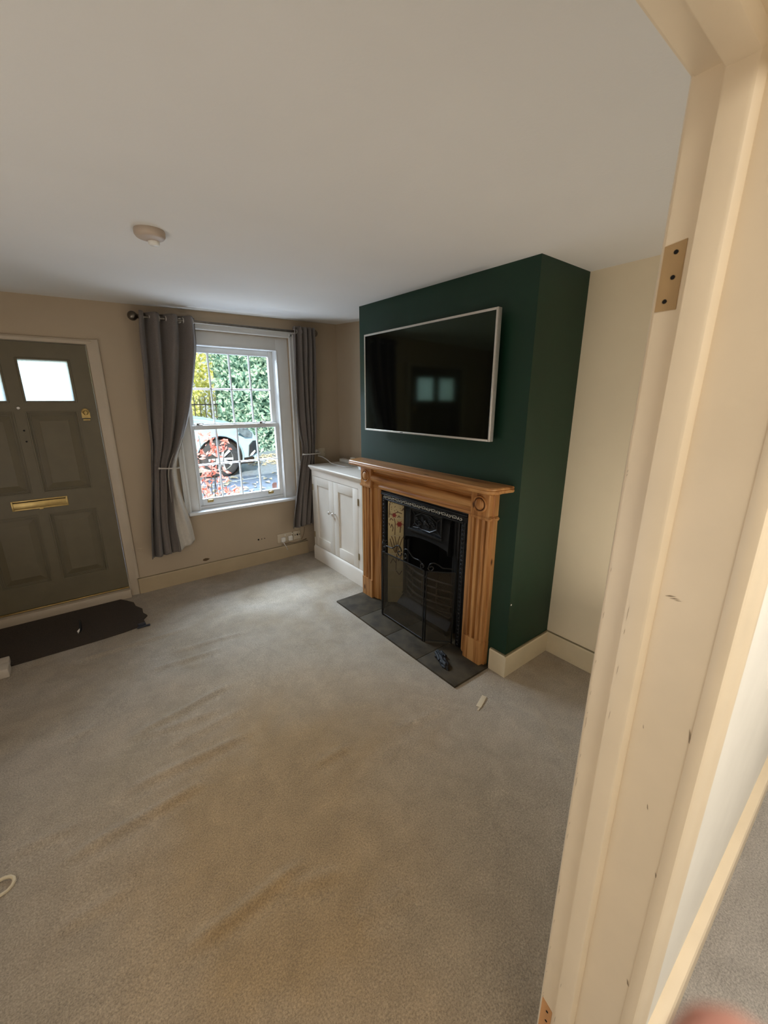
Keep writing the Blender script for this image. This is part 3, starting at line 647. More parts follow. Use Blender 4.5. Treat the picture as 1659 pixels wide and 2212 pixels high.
for (a, b) in LEG:
    mir = (a > .7)
    def P2(d, o): return (-o, (b-d) if not mir else (a+d))   # d measured from the inner edge
    wdt = b-a
    prof = [(0, 0), (0, .052), (.020, .052), (.022, .040), (.026, .032), (.032, .034), (.036, .048), (.042, .055), (.052, .057), (.060, .053), (.064, .040), (.068, .032), (.074, .034), (.078, .048), (.084, .055), (.094, .057), (.102, .053), (.106, .040), (.110, .033), (.115, .036), (.118, .052), (wdt-.004, .052), (wdt, .050), (wdt+.002, .030), (wdt+.014, .028), (wdt+.016, 0)]
    s = MB(); s.prism([P2(d, o) for d, o in prof], 'z', .172, .968)
    s.build('pilaster', wood_z, sur, smooth=30)
    s = MB(); pf = [(-.001, 0), (-.001, .057), (.004, .060), (wdt-.004, .060), (wdt+.001, .057), (wdt+.004, .032), (wdt+.016, .030), (wdt+.018, 0)]
    s.prism([P2(d, o) for d, o in pf], 'z', .0136, .173); s.build('plinth_block', wood_z, sur, smooth=30)
    s = MB()
    for z0, z1, g in ((.964, .972, .006), (.972, .980, .010), (.980, .986, .006)):
        s.prism([P2(d*1.0+(g if d > .05 else -g*0), o+g*.8 if o else 0) for d, o in pf], 'z', z0, z1)
    s.prism([P2(d, o+.003 if o else 0) for d, o in pf], 'z', .985, 1.120)
    s.build('corner_block', wood_z, sur, smooth=30)
    s = MB(); cy = (a+b)/2; ring = []
    s.lathe([(.051, 0), (.051, .005), (.048, .009), (.043, .009), (.0395, .004)], (-.0625, cy, 1.052), (-1, 0, 0), 36, False); s.use(1).lathe([(.040, .0045), (.037, .0008), (.0345, .0006), (.0335, .004)], (-.0625, cy, 1.052), (-1, 0, 0), 36, False); s.use(0).lathe([(.0335, .0035), (.031, .008), (.024, .0115), (.012, .0135), (0, .014)], (-.0625, cy, 1.052), (-1, 0, 0), 36, False)
    s.build('roundel', [wood_z, groove_shade], sur, smooth=50)
    s = MB()   # slip board between leg and fire
    if mir: s.prism([(-.001, 1.2155), (-.018, 1.2155), (-.018, 1.235), (-.026, 1.243), (-.030, 1.26), (-.034, 1.289), (-.001, 1.289)], 'z', .0136, .968)
    else: s.prism([(-.001, .3305), (-.018, .3305), (-.018, .326), (-.026, .318), (-.030, .30), (-.034, .280), (-.001, .280)], 'z', .0136, .968)
    s.build('slip', wood_z, sur, smooth=25)

# ------------------------------------------------------------------ cast iron fire insert
ins = thing('fireplace_insert', 'black cast iron fireplace insert with flower tiles and ornate hood', 'fireplace insert', (.05, .77, 0))
IY0, IY1, IZ = .333, 1.213, .963; IC = (IY0+IY1)/2
def mirr(y): return 2*IC-y
f = MB()
# outer plate as a stepped frame
f.box(-.012, .004, IY0, IY1, .945, IZ, bev=.003); f.box(-.020, .004, IY0+.004, IY1-.004, .934, .947, bev=.003)
for s_ in (0, 1):
    Y = (lambda y: y) if s_ else mirr
    f.box(-.010, .004, Y(IY1), Y(IY1-.020), .0136, .947, bev=.002); f.box(-.016, .004, Y(IY1-.018), Y(IY1-.050), .0136, .90, bev=.004)
    f.box(-.006, .01, Y(IY1-.048), Y(IY1-.062), .0136, .895)
f.box(-.006, .01, IY0+.06, IY1-.06, .880, .900)
# splayed cheeks backing, canopy frame and arch
ty0, ty1 = 1.151, 1.062
for s_ in (0, 1):
    Y = (lambda y: y) if s_ else mirr
    f.add([(.004, Y(ty0+.01), .0136), (.115, Y(ty1-.002), .0136), (.115, Y(ty1-.002), .895), (.004, Y(ty0+.01), .895), (.03, Y(ty0+.02), .0136), (.135, Y(ty1+.01), .0136), (.135, Y(ty1+.01), .895), (.03, Y(ty0+.02), .895)], [(0, 1, 2, 3), (7, 6, 5, 4), (0, 3, 7, 4), (1, 5, 6, 2), (3, 2, 6, 7)])
    f.box(.085, .118, Y(ty1-.002), Y(ty1-.034), .0136, .892, bev=.006); f.box(.092, .122, Y(ty1-.034), Y(ty1-.062), .0136, .88, bev=.004)
f.box(.0, .12, IY0+.06, IY1-.06, .885, .90)
f.build('iron_frame', iron_m, ins)
# canopy with arched lower lip
hd = MB(); hy0, hy1 = mirr(1.000), 1.000
def lip(y): u = (y-IC)/((hy1-hy0)/2); return .645-.028*abs(u)**2.2-(.03 if abs(u) > .97 else 0)
N = 40
vs = []
for j in range(N+1):
    y = hy0+(hy1-hy0)*j/N
    vs += [(.105, y, .888), (.060, y, .83), (.050, y, .705), (.045, y, lip(y)+.01), (.060, y, lip(y)), (.13, y, lip(y)+.01), (.14, y, .888)]
fs = [(j*7+i, (j+1)*7+i, (j+1)*7+(i+1) % 7, j*7+(i+1) % 7) for j in range(N) for i in range(7)]
hd.add(vs, fs); hd.add(vs[:7], [tuple(range(7))]); hd.add(vs[-7:], [tuple(range(7))])
hood = hd.build('canopy', iron_m, ins, smooth=35)
# relief panel on canopy
rp = MB(); py0, py1, pz0, pz1 = IC-.155, IC+.155, .712, .852
def hx(z): return .050+(z-.705)/(.125)*.010
rp.box(.030, .056, py0-.02, py1+.02, .694, .712, bev=.005); rp.box(.038, .064, py0-.012, py0, pz0, pz1, bev=.003); rp.box(.038, .064, py1, py1+.012, pz0, pz1, bev=.003); rp.box(.040, .066, py0-.012, py1+.012, pz1, pz1+.012, bev=.003)
oct_ = []
for k in range(8):
    a = (k+.5)*PI/4; oct_.append((.048, IC+.115*math.cos(a)*1.08, .783+.062*math.sin(a)*1.05))
rp.tube(oct_, .005, 6, closed=True)
for sy in (-1, 1):
    for sz in (-1, 1): rp.tube([(.050, IC+sy*.112, .783+sz*.03), (.050, IC+sy*.148, .783+sz*.064)], .004, 6); rp.tube([(.050, IC+sy*.075, .783+sz*.058), (.050, IC+sy*.148, .783+sz*.064)], .003, 6)
for k in range(7):   # scrolling foliage
    cx = IC-.085+.028*k; cz = .783+.022*math.sin(k*2.1); sg = 1 if k % 2 else -1
    rp.tube([(.047, cx+(.020-.0022*i)*math.cos(sg*i*.75), cz+(.020-.0022*i)*math.sin(sg*i*.75)) for i in range(9)], [.004]*6+[.005, .006, .006], 6)
    rp.ball((.046, cx+.012, cz-.016*sg), .008, 8, (.6, 1.2, .8))
rp.ball((.044, IC, .785), .014, 10, (.6, 1, 1))
rp.build('relief_panel', mat('dark relief iron', rgb(46, 46, 46), .38, .5, var=.3, scale=50), hood)
# ornamental band under the top edge
bd = MB(); bd.use(1).box(-.024, 0, IY0+.002, IY1-.002, .926, .934, bev=.003); bd.box(-.022, 0, IY0+.03, IY1-.03, .888, .897, bev=.003); bd.box(-.012, 0, IY0+.01, IY1-.01, .893, .93); bd.use(0)
nL = 17
for k in range(nL):
    y = IY0+.035+(IY1-IY0-.07)*(k+.5)/nL; sg = 1 if k % 2 else -1
    bd.tube([(-.016, y+(.019-.0018*i)*math.cos(sg*i*.7+.5), .912+(.0125-.0011*i)*math.sin(sg*i*.7+.5)) for i in range(9)], [.0036]*6+[.0042, .005, .005], 6)
    for j in (-1, 0, 1): bd.ball((-.015, y+.0235+j*.005, .911+.006*j*sg), .0042, 6, (.7, .8, 1.5))
bd.build('ornamental_band', [ironlit_m, iron_m], ins, smooth=60)
for s_ in (0, 1):
    sb = MB(); Y = (lambda y: y) if s_ else mirr
    for k in range(30):
        z = .03+.029*k; sb.ball((-.017, Y(IY1-.034), z), .011, 6, (.45, 1, .9)); sb.tube([(-.018, Y(IY1-.022), z-.012), (-.019, Y(IY1-.034), z+.004), (-.018, Y(IY1-.046), z-.012)], .0022, 5)
    sb.build('side_moulding', iron_m, ins, smooth=60)
# tile columns on the splayed cheeks, painted flowers
def cheek(s_, zz, t, lift=0):   # t 0..1 across the cheek
    Y = (lambda y: y) if s_ else mirr
    x = .0035+.1035*t; y = ty0-(ty0-ty1)*t; nx, ny = -.65, -.76
    x += nx*lift; y += ny*lift
    return (x, Y(y), zz)
def flower(m, s_, t0, z0, r):
    m.use(2)
    c = cheek(s_, z0, t0, .0022); vs = [c]
    for k in range(24):
        a = 2*PI*k/24; rr = r*(1 if k % 4 == 0 else .45 if k % 2 else .7); vs.append(cheek(s_, z0+rr*math.sin(a), t0+rr*math.cos(a)/.137, .0020))
    m.add(vs, [(0, 1+k, 1+(k+1) % 24) for k in range(24)])
def stroke(m, s_, pts, wd):
    m.use(1)
    for (ta, za), (tb, zb) in zip(pts, pts[1:]):
        dt, dz = (tb-ta)*.137, zb-za; l = math.hypot(dt, dz)+1e-6; ox, oz = -dz/l*wd, dt/l*wd
        m.add([cheek(s_, za+oz, ta+ox/.137, .0015), cheek(s_, za-oz, ta-ox/.137, .0015), cheek(s_, zb-oz, tb-ox/.137, .0015), cheek(s_, zb+oz, tb+ox/.137, .0015)], [(0, 1, 2, 3)])
def tile_decor(m, s_, i, z0, z1):
    arc = [(.5-.42*math.cos(a*PI/10), .845+.045*math.sin(a*PI/10)) for a in range(11)]
    allst = [arc, [(.08, .845), (.06, .70), (.10, .68)], [(.92, .845), (.94, .70), (.90, .68)],
             [(.35, .77), (.42, .70), (.40, .60), (.50, .52), (.5, .42), (.48, .3)], [(.74, .70), (.70, .62), (.6, .55), (.52, .46)], [(.2, .62), (.3, .56), (.46, .46)], [(.92, .62), (.8, .56), (.6, .47)],
             [(.12, .57), (.26, .50), (.45, .42)], [(.15, .66), (.22, .69), (.3, .66), (.26, .63)], [(.5, .44), (.62, .38), (.8, .42)], [(.5, .36), (.3, .40), (.16, .36)], [(.5, .32), (.68, .26), (.84, .30)],
             [(.05, .775), (.25, .77), (.55, .79), (.8, .775)], [(.8, .8), (.88, .82), (.95, .79)], [(.3, .72), (.18, .74), (.1, .72)], [(.55, .74), (.62, .76), (.7, .74)]]
    for st in allst:
        seg = []
        for (t, z) in st: seg.append((t, z))
        for a, b in zip(seg, seg[1:]):
            zm = (a[1]+b[1])/2
            if z0+.001 < zm < z1-.001:
                cl_ = lambda z: min(max(z, z0+.002), z1-.002)
                stroke(m, s_, [(a[0], cl_(a[1])), (b[0], cl_(b[1]))], .0032)
    rn = random.Random(5)
    for k in range(26):
        t, z = rn.uniform(.15, .85), rn.uniform(.78, .875)
        if z0 < z-.004 and z+.006 < z1: stroke(m, s_, [(t, z), (t+rn.uniform(-.06, .06), z+.006)], .0024)
    for t, z, r in ((.36, .762, .028), (.66, .690, .036), (.3, .45, .02), (.74, .44, .02)):
        if z0+.004 < z < z1-.004: flower(m, s_, t, z, min(r, z-z0+.001, z1-z-.001) if min(z-z0, z1-z) < r*.6 else r)
for s_ in (1, 0):
    zt = .888
    for i in range(6):
        z1 = zt-.1475*i; z0 = max(z1-.1465, .014)
        if i: pass
        m = MB(); m.use(0); g = .004
        m.add([cheek(s_, z0, .01, .0010), cheek(s_, z0, .99, .0010), cheek(s_, z1-.0015, .99, .0010), cheek(s_, z1-.0015, .01, .0010), cheek(s_, z0, .0, 0), cheek(s_, z0, 1, 0), cheek(s_, z1, 1, 0), cheek(s_, z1, 0, 0)], [(0, 1, 2, 3), (0, 4, 5, 1), (1, 5, 6, 2), (2, 6, 7, 3), (3, 7, 4, 0)])
        tile_decor(m, s_, i, z0, z1)
        m.use(3).add([cheek(s_, z1-.002, 0, .0012), cheek(s_, z1-.002, 1, .0012), cheek(s_, z1, 1, .0012), cheek(s_, z1, 0, .0012)], [(0, 1, 2, 3)])
        m.build('tile', [tile_m, motif_m, red_m, grout_m], ins, smooth=0)
# firebox and grate
fb = MB(); fb.box(.38, .395, FY0+.005, FY1-.005, .0136, .93); fb.add([(.115, 1.05, .0136), (.38, .95, .0136), (.38, .95, .9), (.115, 1.05, .9)], [(0, 1, 2, 3)]); fb.add([(.115, mirr(1.05), .0136), (.38, mirr(.95), .0136), (.38, mirr(.95), .9), (.115, mirr(1.05), .9)], [(3, 2, 1, 0)])
fb.add([(.1, .45, .9), (.39, .45, .9), (.39, 1.1, .9), (.1, 1.1, .9)], [(0, 1, 2, 3)]); fb.build('firebox', soot_m, ins, smooth=0)
gr = MB()
for k in range(5):
    z = .15+.055*k; rad = .075-.006*abs(k-1)
    gr.tube([(.10-rad*math.sin(i*PI/14), mirr(1.03)+(1.03-mirr(1.03))*i/14, z) for i in range(15)], .0075, 8)
gr.box(.05, .12, mirr(1.03), 1.03, .13, .142, bev=.003)
for k in range(3): gr.tube([(.10-.07*math.sin(PI*(k+1)/4), mirr(1.03)+(1.03-mirr(1.03))*(k+1)/4, z_) for z_ in (.14, .375)], .006, 6)
gr.build('grate_bars', mat('worn grate iron', rgb(70, 62, 54), .5, .4, var=.3, scale=30), ins)
ap_ = MB(); ap_.box(.015, .10, mirr(1.05), 1.05, .0136, .05, bev=.004); ap_.add([(.02, mirr(1.05), .05), (.02, 1.05, .05), (.085, 1.04, .125), (.085, mirr(1.04), .125)], [(0, 1, 2, 3)]); ap_.build('ash_cover', iron_m, ins)

# ------------------------------------------------------------------ slate hearth
ht = thing('hearth', 'dark slate slab hearth in front of the fireplace', 'hearth', (-.16, .77, 0))
seams = [.102, .432, .765, 1.095, 1.430]
for i in range(4):
    a, b = seams[i]+.0015, seams[i+1]-.0015; m = MB()
    m.box(-.322, -.001, a, b, -.01, .013, bev=.002); m.box(-.005, .36, max(a, FY0+.003), min(b, FY1-.003), -.01, .013)
    m.build('slate_slab', slate_m, ht)

# ------------------------------------------------------------------ fire screen
fsn = thing('fire_screen', 'three fold black mesh fire screen with scrolled iron top', 'fire screen', (-.15, .78, .013))
def fold(ax, ay, bx_, by_, z0, z1, scroll, mirror=False):
    A, B = Vector((ax, ay, 0)), Vector((bx_, by_, 0)); Ld = (B-A).length
    def q(s, z): v = A+(B-A)*s; return (v.x, v.y, z)
    m = MB(); r = .0052
    m.tube([q(0, z0-.012), q(0, z1)], r, 8); m.tube([q(1, z0-.012), q(1, z1)], r, 8); m.tube([q(0, z1), q(1, z1)], r*.9, 8); m.tube([q(0, z0), q(1, z0)], r*.9, 8)
    fo = m.build('fold_frame', wire_m, fsn)
    m = MB(); m.add([q(.01, z0), q(.99, z0), q(.99, z1), q(.01, z1)], [(0, 1, 2, 3)]); m.build('wire_mesh', gauze_m, fo, smooth=0)
    m = MB()
    for pts in scroll(Ld): m.tube([q((1-s/Ld) if mirror else s/Ld, z1+dz) for s, dz in pts], .0045, 7)
    m.build('scrollwork', wire_m, fo, smooth=60)
def spiral(cx, cz, r0, a0, turns, sg, n=18): return [(cx+(r0*(1-.65*i/n))*math.cos(a0+sg*turns*2*PI*i/n), cz+(r0*(1-.65*i/n))*math.sin(a0+sg*turns*2*PI*i/n)) for i in range(n+1)]
def scr_main(L):
    out = []
    h = L/2
    # two S-curves rising to the centre, curled at both ends
    for sg in (0, 1):
        S = [(.022, .030), (.05, .056), (.085, .058), (.12, .060), (.155, .085), (.185, .098), (.212, .088), (.222, .06)]
        pts = []
        for i in range(len(S)-1):
            for k in range(5):
                t = k/5; a, b = S[i], S[i+1]; p0 = S[max(0, i-1)]; p3 = S[min(len(S)-1, i+2)]
                f_ = lambda c: .5*((2*a[c])+(b[c]-p0[c])*t+(2*p0[c]-5*a[c]+4*b[c]-p3[c])*t*t+(3*a[c]-p0[c]-3*b[c]+p3[c])*t**3)
                pts.append((f_(0), f_(1)))
        pts = spiral(.026, .026, .022, PI, .0, 1, 1)[:0]+pts
        c1 = spiral(.024, .028, .024, -PI/2, .9, 1)
        c2 = spiral(.198, .048, .026, .3, .95, -1)
        for p_ in (pts, c1, c2): out.append([(h+ (x-.232)*1 if not sg else h-(x-.232), z) for x, z in p_])
    return out
def scr_side(L):
    S = [(.012, .022), (.02, .05), (.045, .062), (.075, .05), (.105, .030), (.14, .028), (L, .026)]
    pts = []
    for i in range(len(S)-1):
        for k in range(5):
            t = k/5; a, b = S[i], S[i+1]; p0 = S[max(0, i-1)]; p3 = S[min(len(S)-1, i+2)]
            f_ = lambda c: .5*((2*a[c])+(b[c]-p0[c])*t+(2*p0[c]-5*a[c]+4*b[c]-p3[c])*t*t+(3*a[c]-p0[c]-3*b[c]+p3[c])*t**3)
            pts.append((f_(0), f_(1)))
    return [pts, spiral(.030, .026, .022, PI, .95, 1)]
fold(-.155, 1.012, -.155, .560, .028, .540, scr_main)
fold(-.150, .545, -.022, .415, .028, .540, scr_side)
fold(-.150, 1.026, -.024, 1.135, .028, .540, scr_side)

# ------------------------------------------------------------------ glove on the hearth
gl = thing('glove', 'crumpled black glove lying on the slate hearth', 'glove', (-.215, .30, .013))
bm = bmesh.new(); bmesh.ops.create_icosphere(bm, subdivisions=4, radius=1)
for v in bm.verts:
    n_ = noise.noise(v.co*2.3)*.38+noise.noise(v.co*6)*.16
    c = v.co*(1+n_); v.co = Vector((-.213+c.x*.026-.030*c.y*.9, .305+c.y*-.072+.004, .013+max(0, (c.z+.55)*.020)))
m = MB(); m.addbm(bm); m.build('palm', black_cloth, gl, smooth=80)
for k, (dx, dy, ln_) in enumerate(((-.012, .075, .05), (.006, .080, .058), (.022, .074, .05), (.034, .055, .04), (-.03, .04, .04))):
    b0 = Vector((-.190+dx*.8, .318+dy*.7, .026)); d_ = Vector((.25+.3*math.sin(k*2), 1, 0)).normalized()
    m = MB(); m.tube([b0-d_*.03, b0, b0+d_*ln_*.35+Vector((0, 0, .006)), b0+d_*ln_*.6+Vector((-.006*(k-2), 0, -.003)), b0+d_*ln_*.72+Vector((-.010*(k-2), 0, -.008))], [.010, .011, .0105, .009, .004], 8)
    m.build('glove_finger', black_cloth, gl, smooth=80)

# ------------------------------------------------------------------ television
tv = thing('flat_tv', 'large flat television with silver frame on the green chimney breast', 'television', (-.07, .745, 1.74))
TY0, TY1, TZ0, TZ1, TX = .163, 1.327, 1.411, 2.077, -.08
m = MB(); m.box(TX+.004, TX+.032, TY0+.006, TY1-.006, TZ0+.006, TZ1-.006, bev=.003); m.box(TX+.03, TX+.05, TY0+.2, TY1-.2, TZ0+.08, TZ1-.15, bev=.006); m.build('back_casing', blackm, tv)
m = MB(); m.frame('x', TX-.002, TX+.03, TY0, TY1, TZ0, TZ1, .0125, bev=.0025); m.build('bezel', silver_m, tv)
m = MB(); m.box(TX+.0005, TX+.005, TY0+.011, TY1-.011, TZ0+.011, TZ1-.011); m.build('screen', screen_m, tv, smooth=0)
m = MB(); m.box(TX-.003, TX, .885, .915, TZ0+.004, TZ0+.008); m.build('badge', blackm, tv, smooth=0)
m = MB(); m.box(-.032, -.001, .55, .95, 1.62, 1.86, bev=.004); m.build('wall_bracket', blackm, tv)

# ------------------------------------------------------------------ smoke alarm
sa = thing('smoke_alarm', 'round white smoke alarm on the ceiling', 'smoke alarm', (-1.479, .84, zc(-1.479, .84)))
za = zc(-1.479, .84)
m = MB(); m.lathe([(.056, 0), (.058, -.006), (.057, -.020), (.051, -.028), (.040, -.031), (0, -.032)], (-1.479, .84, za+.001), n=40); m.build('alarm_body', mat('alarm plastic', rgb(186, 168, 150), .5), sa, smooth=50)
m = MB(); m.lathe([(.022, 0), (.022, -.010), (.016, -.016), (0, -.018)], (-1.462, .868, za-.028), n=24); m.build('test_button', white_m, sa, smooth=50)

# ------------------------------------------------------------------ doormat and odds on the carpet
dm = MB(); out = [(-2.50, 2.568), (-1.745, 2.568), (-1.70, 2.50), (-1.665, 2.44), (-1.66, 2.36), (-1.625, 2.28), (-1.63, 2.2), (-1.61, 2.14), (-1.645, 2.09), (-1.64, 2.03), (-1.69, 1.992), (-1.78, 1.975), (-1.9, 1.968), (-2.1, 1.963), (-2.25, 1.962), (-2.40, 1.960), (-2.455, 2.04), (-2.487, 2.2), (-2.498, 2.4)]
n = len(out); dm.add([(x, y, .010) for x, y in out]+[(x, y, -.003) for x, y in out], [tuple(range(n))]+[(i, (i+1) % n, n+(i+1) % n, n+i) for i in range(n)])
tag(dm.build('doormat', matm, smooth=0), 'dark brown doormat in front of the olive door', 'doormat')
pm = MB(); pm.add([(-1.655, 2.42, .004), (-1.45, 2.52, .004), (-1.38, 2.40, .004), (-1.42, 2.22, .004), (-1.56, 2.08, .004), (-1.63, 2.06, .004)], [(0, 1, 2, 3, 4, 5)])
sl_ = thing('plastic_sliver', 'small black and white sliver standing on the dark doormat', 'scrap', (-2.035, 2.16, .010))
m = MB(); m.tube([(-2.038, 2.152, .012), (-2.030, 2.155, .03), (-2.025, 2.16, .055), (-2.024, 2.163, .085), (-2.022, 2.166, .11)], [.003, .009, .009, .006, .001], 8); m.build('dark_blade', blackm, sl_)
m = MB(); m.tube([(-2.046, 2.146, .012), (-2.043, 2.148, .026), (-2.033, 2.15, .042)], [.002, .008, .002], 8); m.build('white_tip', white_m, sl_)
m = MB(); m.box(-1.70, -1.615, 1.968, 1.984, .002, .012, bev=.002); m.box(-1.69, -1.64, 1.984, 2.03, .010, .014, bev=.001)
tag(m.build('metal_strip', mat('dark blue steel', rgb(62, 66, 76), .4, .6)), 'short dark metal strip at the right front corner of the doormat', 'metal strip')
m = MB(); m.box(-3.08, -2.392, 1.83, 1.93, 0, .058, bev=.008); m.box(-3.08, -2.40, 1.928, 2.02, 0, .050, bev=.006)
tag(m.build('painted_plinth', mat('off white plinth paint', rgb(206, 194, 178), .5)), 'off white painted plinth end at the left edge beside the doormat', 'plinth')
m = MB(); R3 = Matrix.Rotation(.35, 3, 'Z'); m.box(-.335, -.235, -.078, -.050, .001, .005, bev=.001, rot=R3, at=(-.285, -.064, 0)); m.box(-.36, -.27, -.074, -.066, .001, .003, rot=R3, at=(-.285, -.064, 0))
tag(m.build('paper_scrap', mat('pale paper', rgb(206, 188, 158), .8)), 'short pale strip of paper on the carpet before the hearth', 'scrap')
m = MB(); m.tube([(-2.325+.045*math.sin(k*.42), .37+.030*math.cos(k*.42), .006+.004*math.sin(k*.8)) for k in range(9)], .006, 7)
tag(m.build('string_loop', mat('pale string', rgb(206, 190, 160), .8)), 'short pale curl of string on the carpet at the left edge', 'string')

# ------------------------------------------------------------------ outside
GZ = .16
road_m = mat('wet grey asphalt', rgb(150, 162, 184), .55, var=.25, scale=14, bump=.4, bscale=60, detail=8)
g = MB(); g.box(-9, 14, D+WT, 30, GZ-.3, GZ-.04); g.box(-9, 14, 4.3, 30, GZ-.2, GZ)
struct(g.build('road', road_m), 'grey asphalt road outside the window', 'road')
g = MB(); g.add([(-1.2, 6.0, GZ+.004), (1.1, 6.45, GZ+.004), (1.1, 6.55, GZ+.004), (-1.2, 6.1, GZ+.004)], [(0, 1, 2, 3)])
struct(g.build('road_marking', mat('white road paint', rgb(236, 240, 244), .6, var=.1, scale=30)), 'white painted line on the road in front of the car', 'road marking')

# parked car, nose to the right
car = thing('parked_car', 'pale silver car parked outside the window, nose to the right', 'car', (-.6, 7.8, GZ))
paint = mat('pale silver car paint', rgb(176, 208, 222), .25, .25, var=.03, coat=.6)
cw = Vector((.42, 0, GZ+.365)); R_arch = .44; R2 = Vector((-2.35, 0, GZ+.365))
def side_profile():
    pts = [(-3.25, .42), (-3.32, .75), (-3.25, 1.05), (-3.05, 1.5), (-2.85, 1.62), (-1.6, 1.66), (-1.0, 1.60), (-.32, 1.19), (.2, 1.13), (.62, 1.04), (.98, .93), (1.12, .86), (1.20, .74), (1.24, .60), (1.24, .42), (1.18, .30), (1.0, .26)]
    for k in range(13):
        a = -.25+(PI+.5)*k/12; pts.append((cw.x+R_arch*math.cos(a), .365+R_arch*math.sin(a)))
    pts.append((0.0-.1, .24)); pts.append((-1.8, .24))
    for k in range(13):
        a = -.25+(PI+.5)*k/12; pts.append((R2.x+R_arch*math.cos(a), .365+R_arch*math.sin(a)))
    pts.append((-3.0, .3)); return pts
pr = side_profile(); n = len(pr); vs = []; sl_y = [(6.99, .10), (6.93, .04), (6.90, 0), (6.90, 0), (7.0, 0), (8.5, 0), (8.56, .03)]
Ys = [6.915, 6.90, 6.96, 7.15, 8.45, 8.64]
def inset(x, z, y):
    t = max(0, z-.95)*.28 if y < 7.7 else -max(0, z-.95)*.28
    nose = max(0, x-.55)**2*.55
    nose = nose if y < 7.7 else -nose
    return y+t+nose
for i, y in enumerate(Ys):
    sc = .97 if i in (0, 5) else 1
    for (x, z) in pr:
        zz = .55+(z-.55)*sc if i in (0, 5) else z
        bul = .035*math.exp(-((z-.72)/.2)**2)*(-1 if y < 7.7 else 1) if i in (0, 1, 5) else 0
        vs.append((x, inset(x, z, y)+bul, zz+GZ+(.03 if (2 <= i <= 3 and z > .9) else 0)))
fs = [(i*n+j, i*n+(j+1) % n, (i+1)*n+(j+1) % n, (i+1)*n+j) for i in range(len(Ys)-1) for j in range(n)]
fs += [tuple(range(n)), tuple((len(Ys)-1)*n+j for j in range(n))]
m = MB(); m.add(vs, fs); body = m.build('car_body', paint, car, smooth=40)
def yface(x, z): return inset(x, z-GZ, 6.9)-.035*math.exp(-((z-GZ-.72)/.2)**2)
m = MB()   # side glass and windscreen
m.add([(-.42, yface(-.42, GZ+1.2)-.006, GZ+1.20), (-1.02, yface(-1.02, GZ+1.55)-.006, GZ+1.53), (-1.75, yface(-1.7, GZ+1.55)-.006, GZ+1.56), (-1.75, yface(-1.7, GZ+1.2)-.006, GZ+1.16)], [(0, 1, 2, 3)])
m.build('side_window', mat('dark car glass', rgb(40, 52, 58), .08, var=.1), car, smooth=0)
for X in (cw.x, R2.x):
    yw = 6.90; c = (X, yw, GZ+.365)
    m = MB(); m.lathe([(.235, .02), (.24, -.005), (.30, -.012), (.345, 0), (.362, .02), (.365, .05), (.365, .19), (.35, .22), (.2, .22)], c, (0, 1, 0), 48, False)
    m.lathe([(.23, .05), (.23, .06), (0, .06)], c, (0, 1, 0), 32); wh = m.build('tyre', mat('black tyre rubber', rgb(52, 54, 60), .8, var=.15, scale=40), car, smooth=45)
    m = MB(); m.lathe([(.24, -.004), (.243, .010), (.232, .02), (.228, .06), (.226, .02)], c, (0, 1, 0), 48, False)
    for k in range(10):
        a0 = k*2*PI/10+(.07 if k % 2 else -.07); ca, sa_ = math.cos(a0), math.sin(a0)
        def sp(r, t, y): return (c[0]+r*ca-t*sa_, c[1]+y, c[2]+r*sa_+t*ca)
        m.add([sp(.03, -.018, .0), sp(.03, .018, .0), sp(.235, .024, .012), sp(.235, -.024, .012), sp(.03, -.018, .03), sp(.03, .018, .03), sp(.235, .024, .04), sp(.235, -.024, .04)], [(0, 1, 2, 3), (0, 4, 5, 1), (1, 5, 6, 2), (2, 6, 7, 3), (3, 7, 4, 0)])
    m.lathe([(.05, -.004), (.045, -.010), (0, -.012)], c, (0, 1, 0), 20)
    m.build('alloy_rim', mat('silver alloy', rgb(214, 218, 224), .3, .5, var=.04), wh, smooth=35)
for X in (cw.x, R2.x):   # wheel arch lip
    m = MB(); m.tube([(X+(R_arch+.008)*math.cos(a), yface(X+R_arch*math.cos(a), GZ+.365+R_arch*math.sin(a))-.004, GZ+.365+(R_arch+.008)*math.sin(a)) for a in [-.2+(PI+.4)*k/24 for k in range(25)]], .016, 6)
    m.build('wheel_arch', paint, car, smooth=60)
m = MB(); m.box(-2.0, .02, 6.96, 8.5, GZ+.2, GZ+.34); m.box(.82, 1.1, 6.98, 8.4, GZ+.22, GZ+.34); m.build('underbody', dark_m, car)
for X in (cw.x, R2.x):
    m = MB(); m.lathe([(.44, 0), (.44, .25), (0, .25)], (X, 6.99, GZ+.365), (0, 1, 0), 32); m.build('arch_liner', dark_m, car)
def patch(name, m_, xz, off=-.012):
    q = MB(); q.add([(x, yface(x, GZ+z)+off, GZ+z) for x, z in xz]+[(x, yface(x, GZ+z)+off+.05, GZ+z) for x, z in xz], [tuple(range(len(xz)))]+[(i, (i+1) % len(xz), len(xz)+(i+1) % len(xz), len(xz)+i) for i in range(len(xz))]); q.build(name, m_, car, smooth=0)
patch('headlight', mat('headlamp', rgb(120, 132, 140), .1, .3, var=.4, scale=14), [(.78, .88), (.86, .95), (1.02, .90), (1.12, .82), (1.10, .74), (.92, .76)])
patch('fog_lamp_recess', mat('black bumper insert', rgb(36, 42, 48), .4, var=.2), [(1.03, .58), (1.13, .66), (1.20, .66), (1.22, .40), (1.10, .36), (1.0, .36)])
patch('bumper_strip', mat('white reflector', rgb(236, 240, 240), .2), [(1.02, .36), (1.10, .37), (1.18, .44), (1.16, .47), (1.06, .41)], -.02)

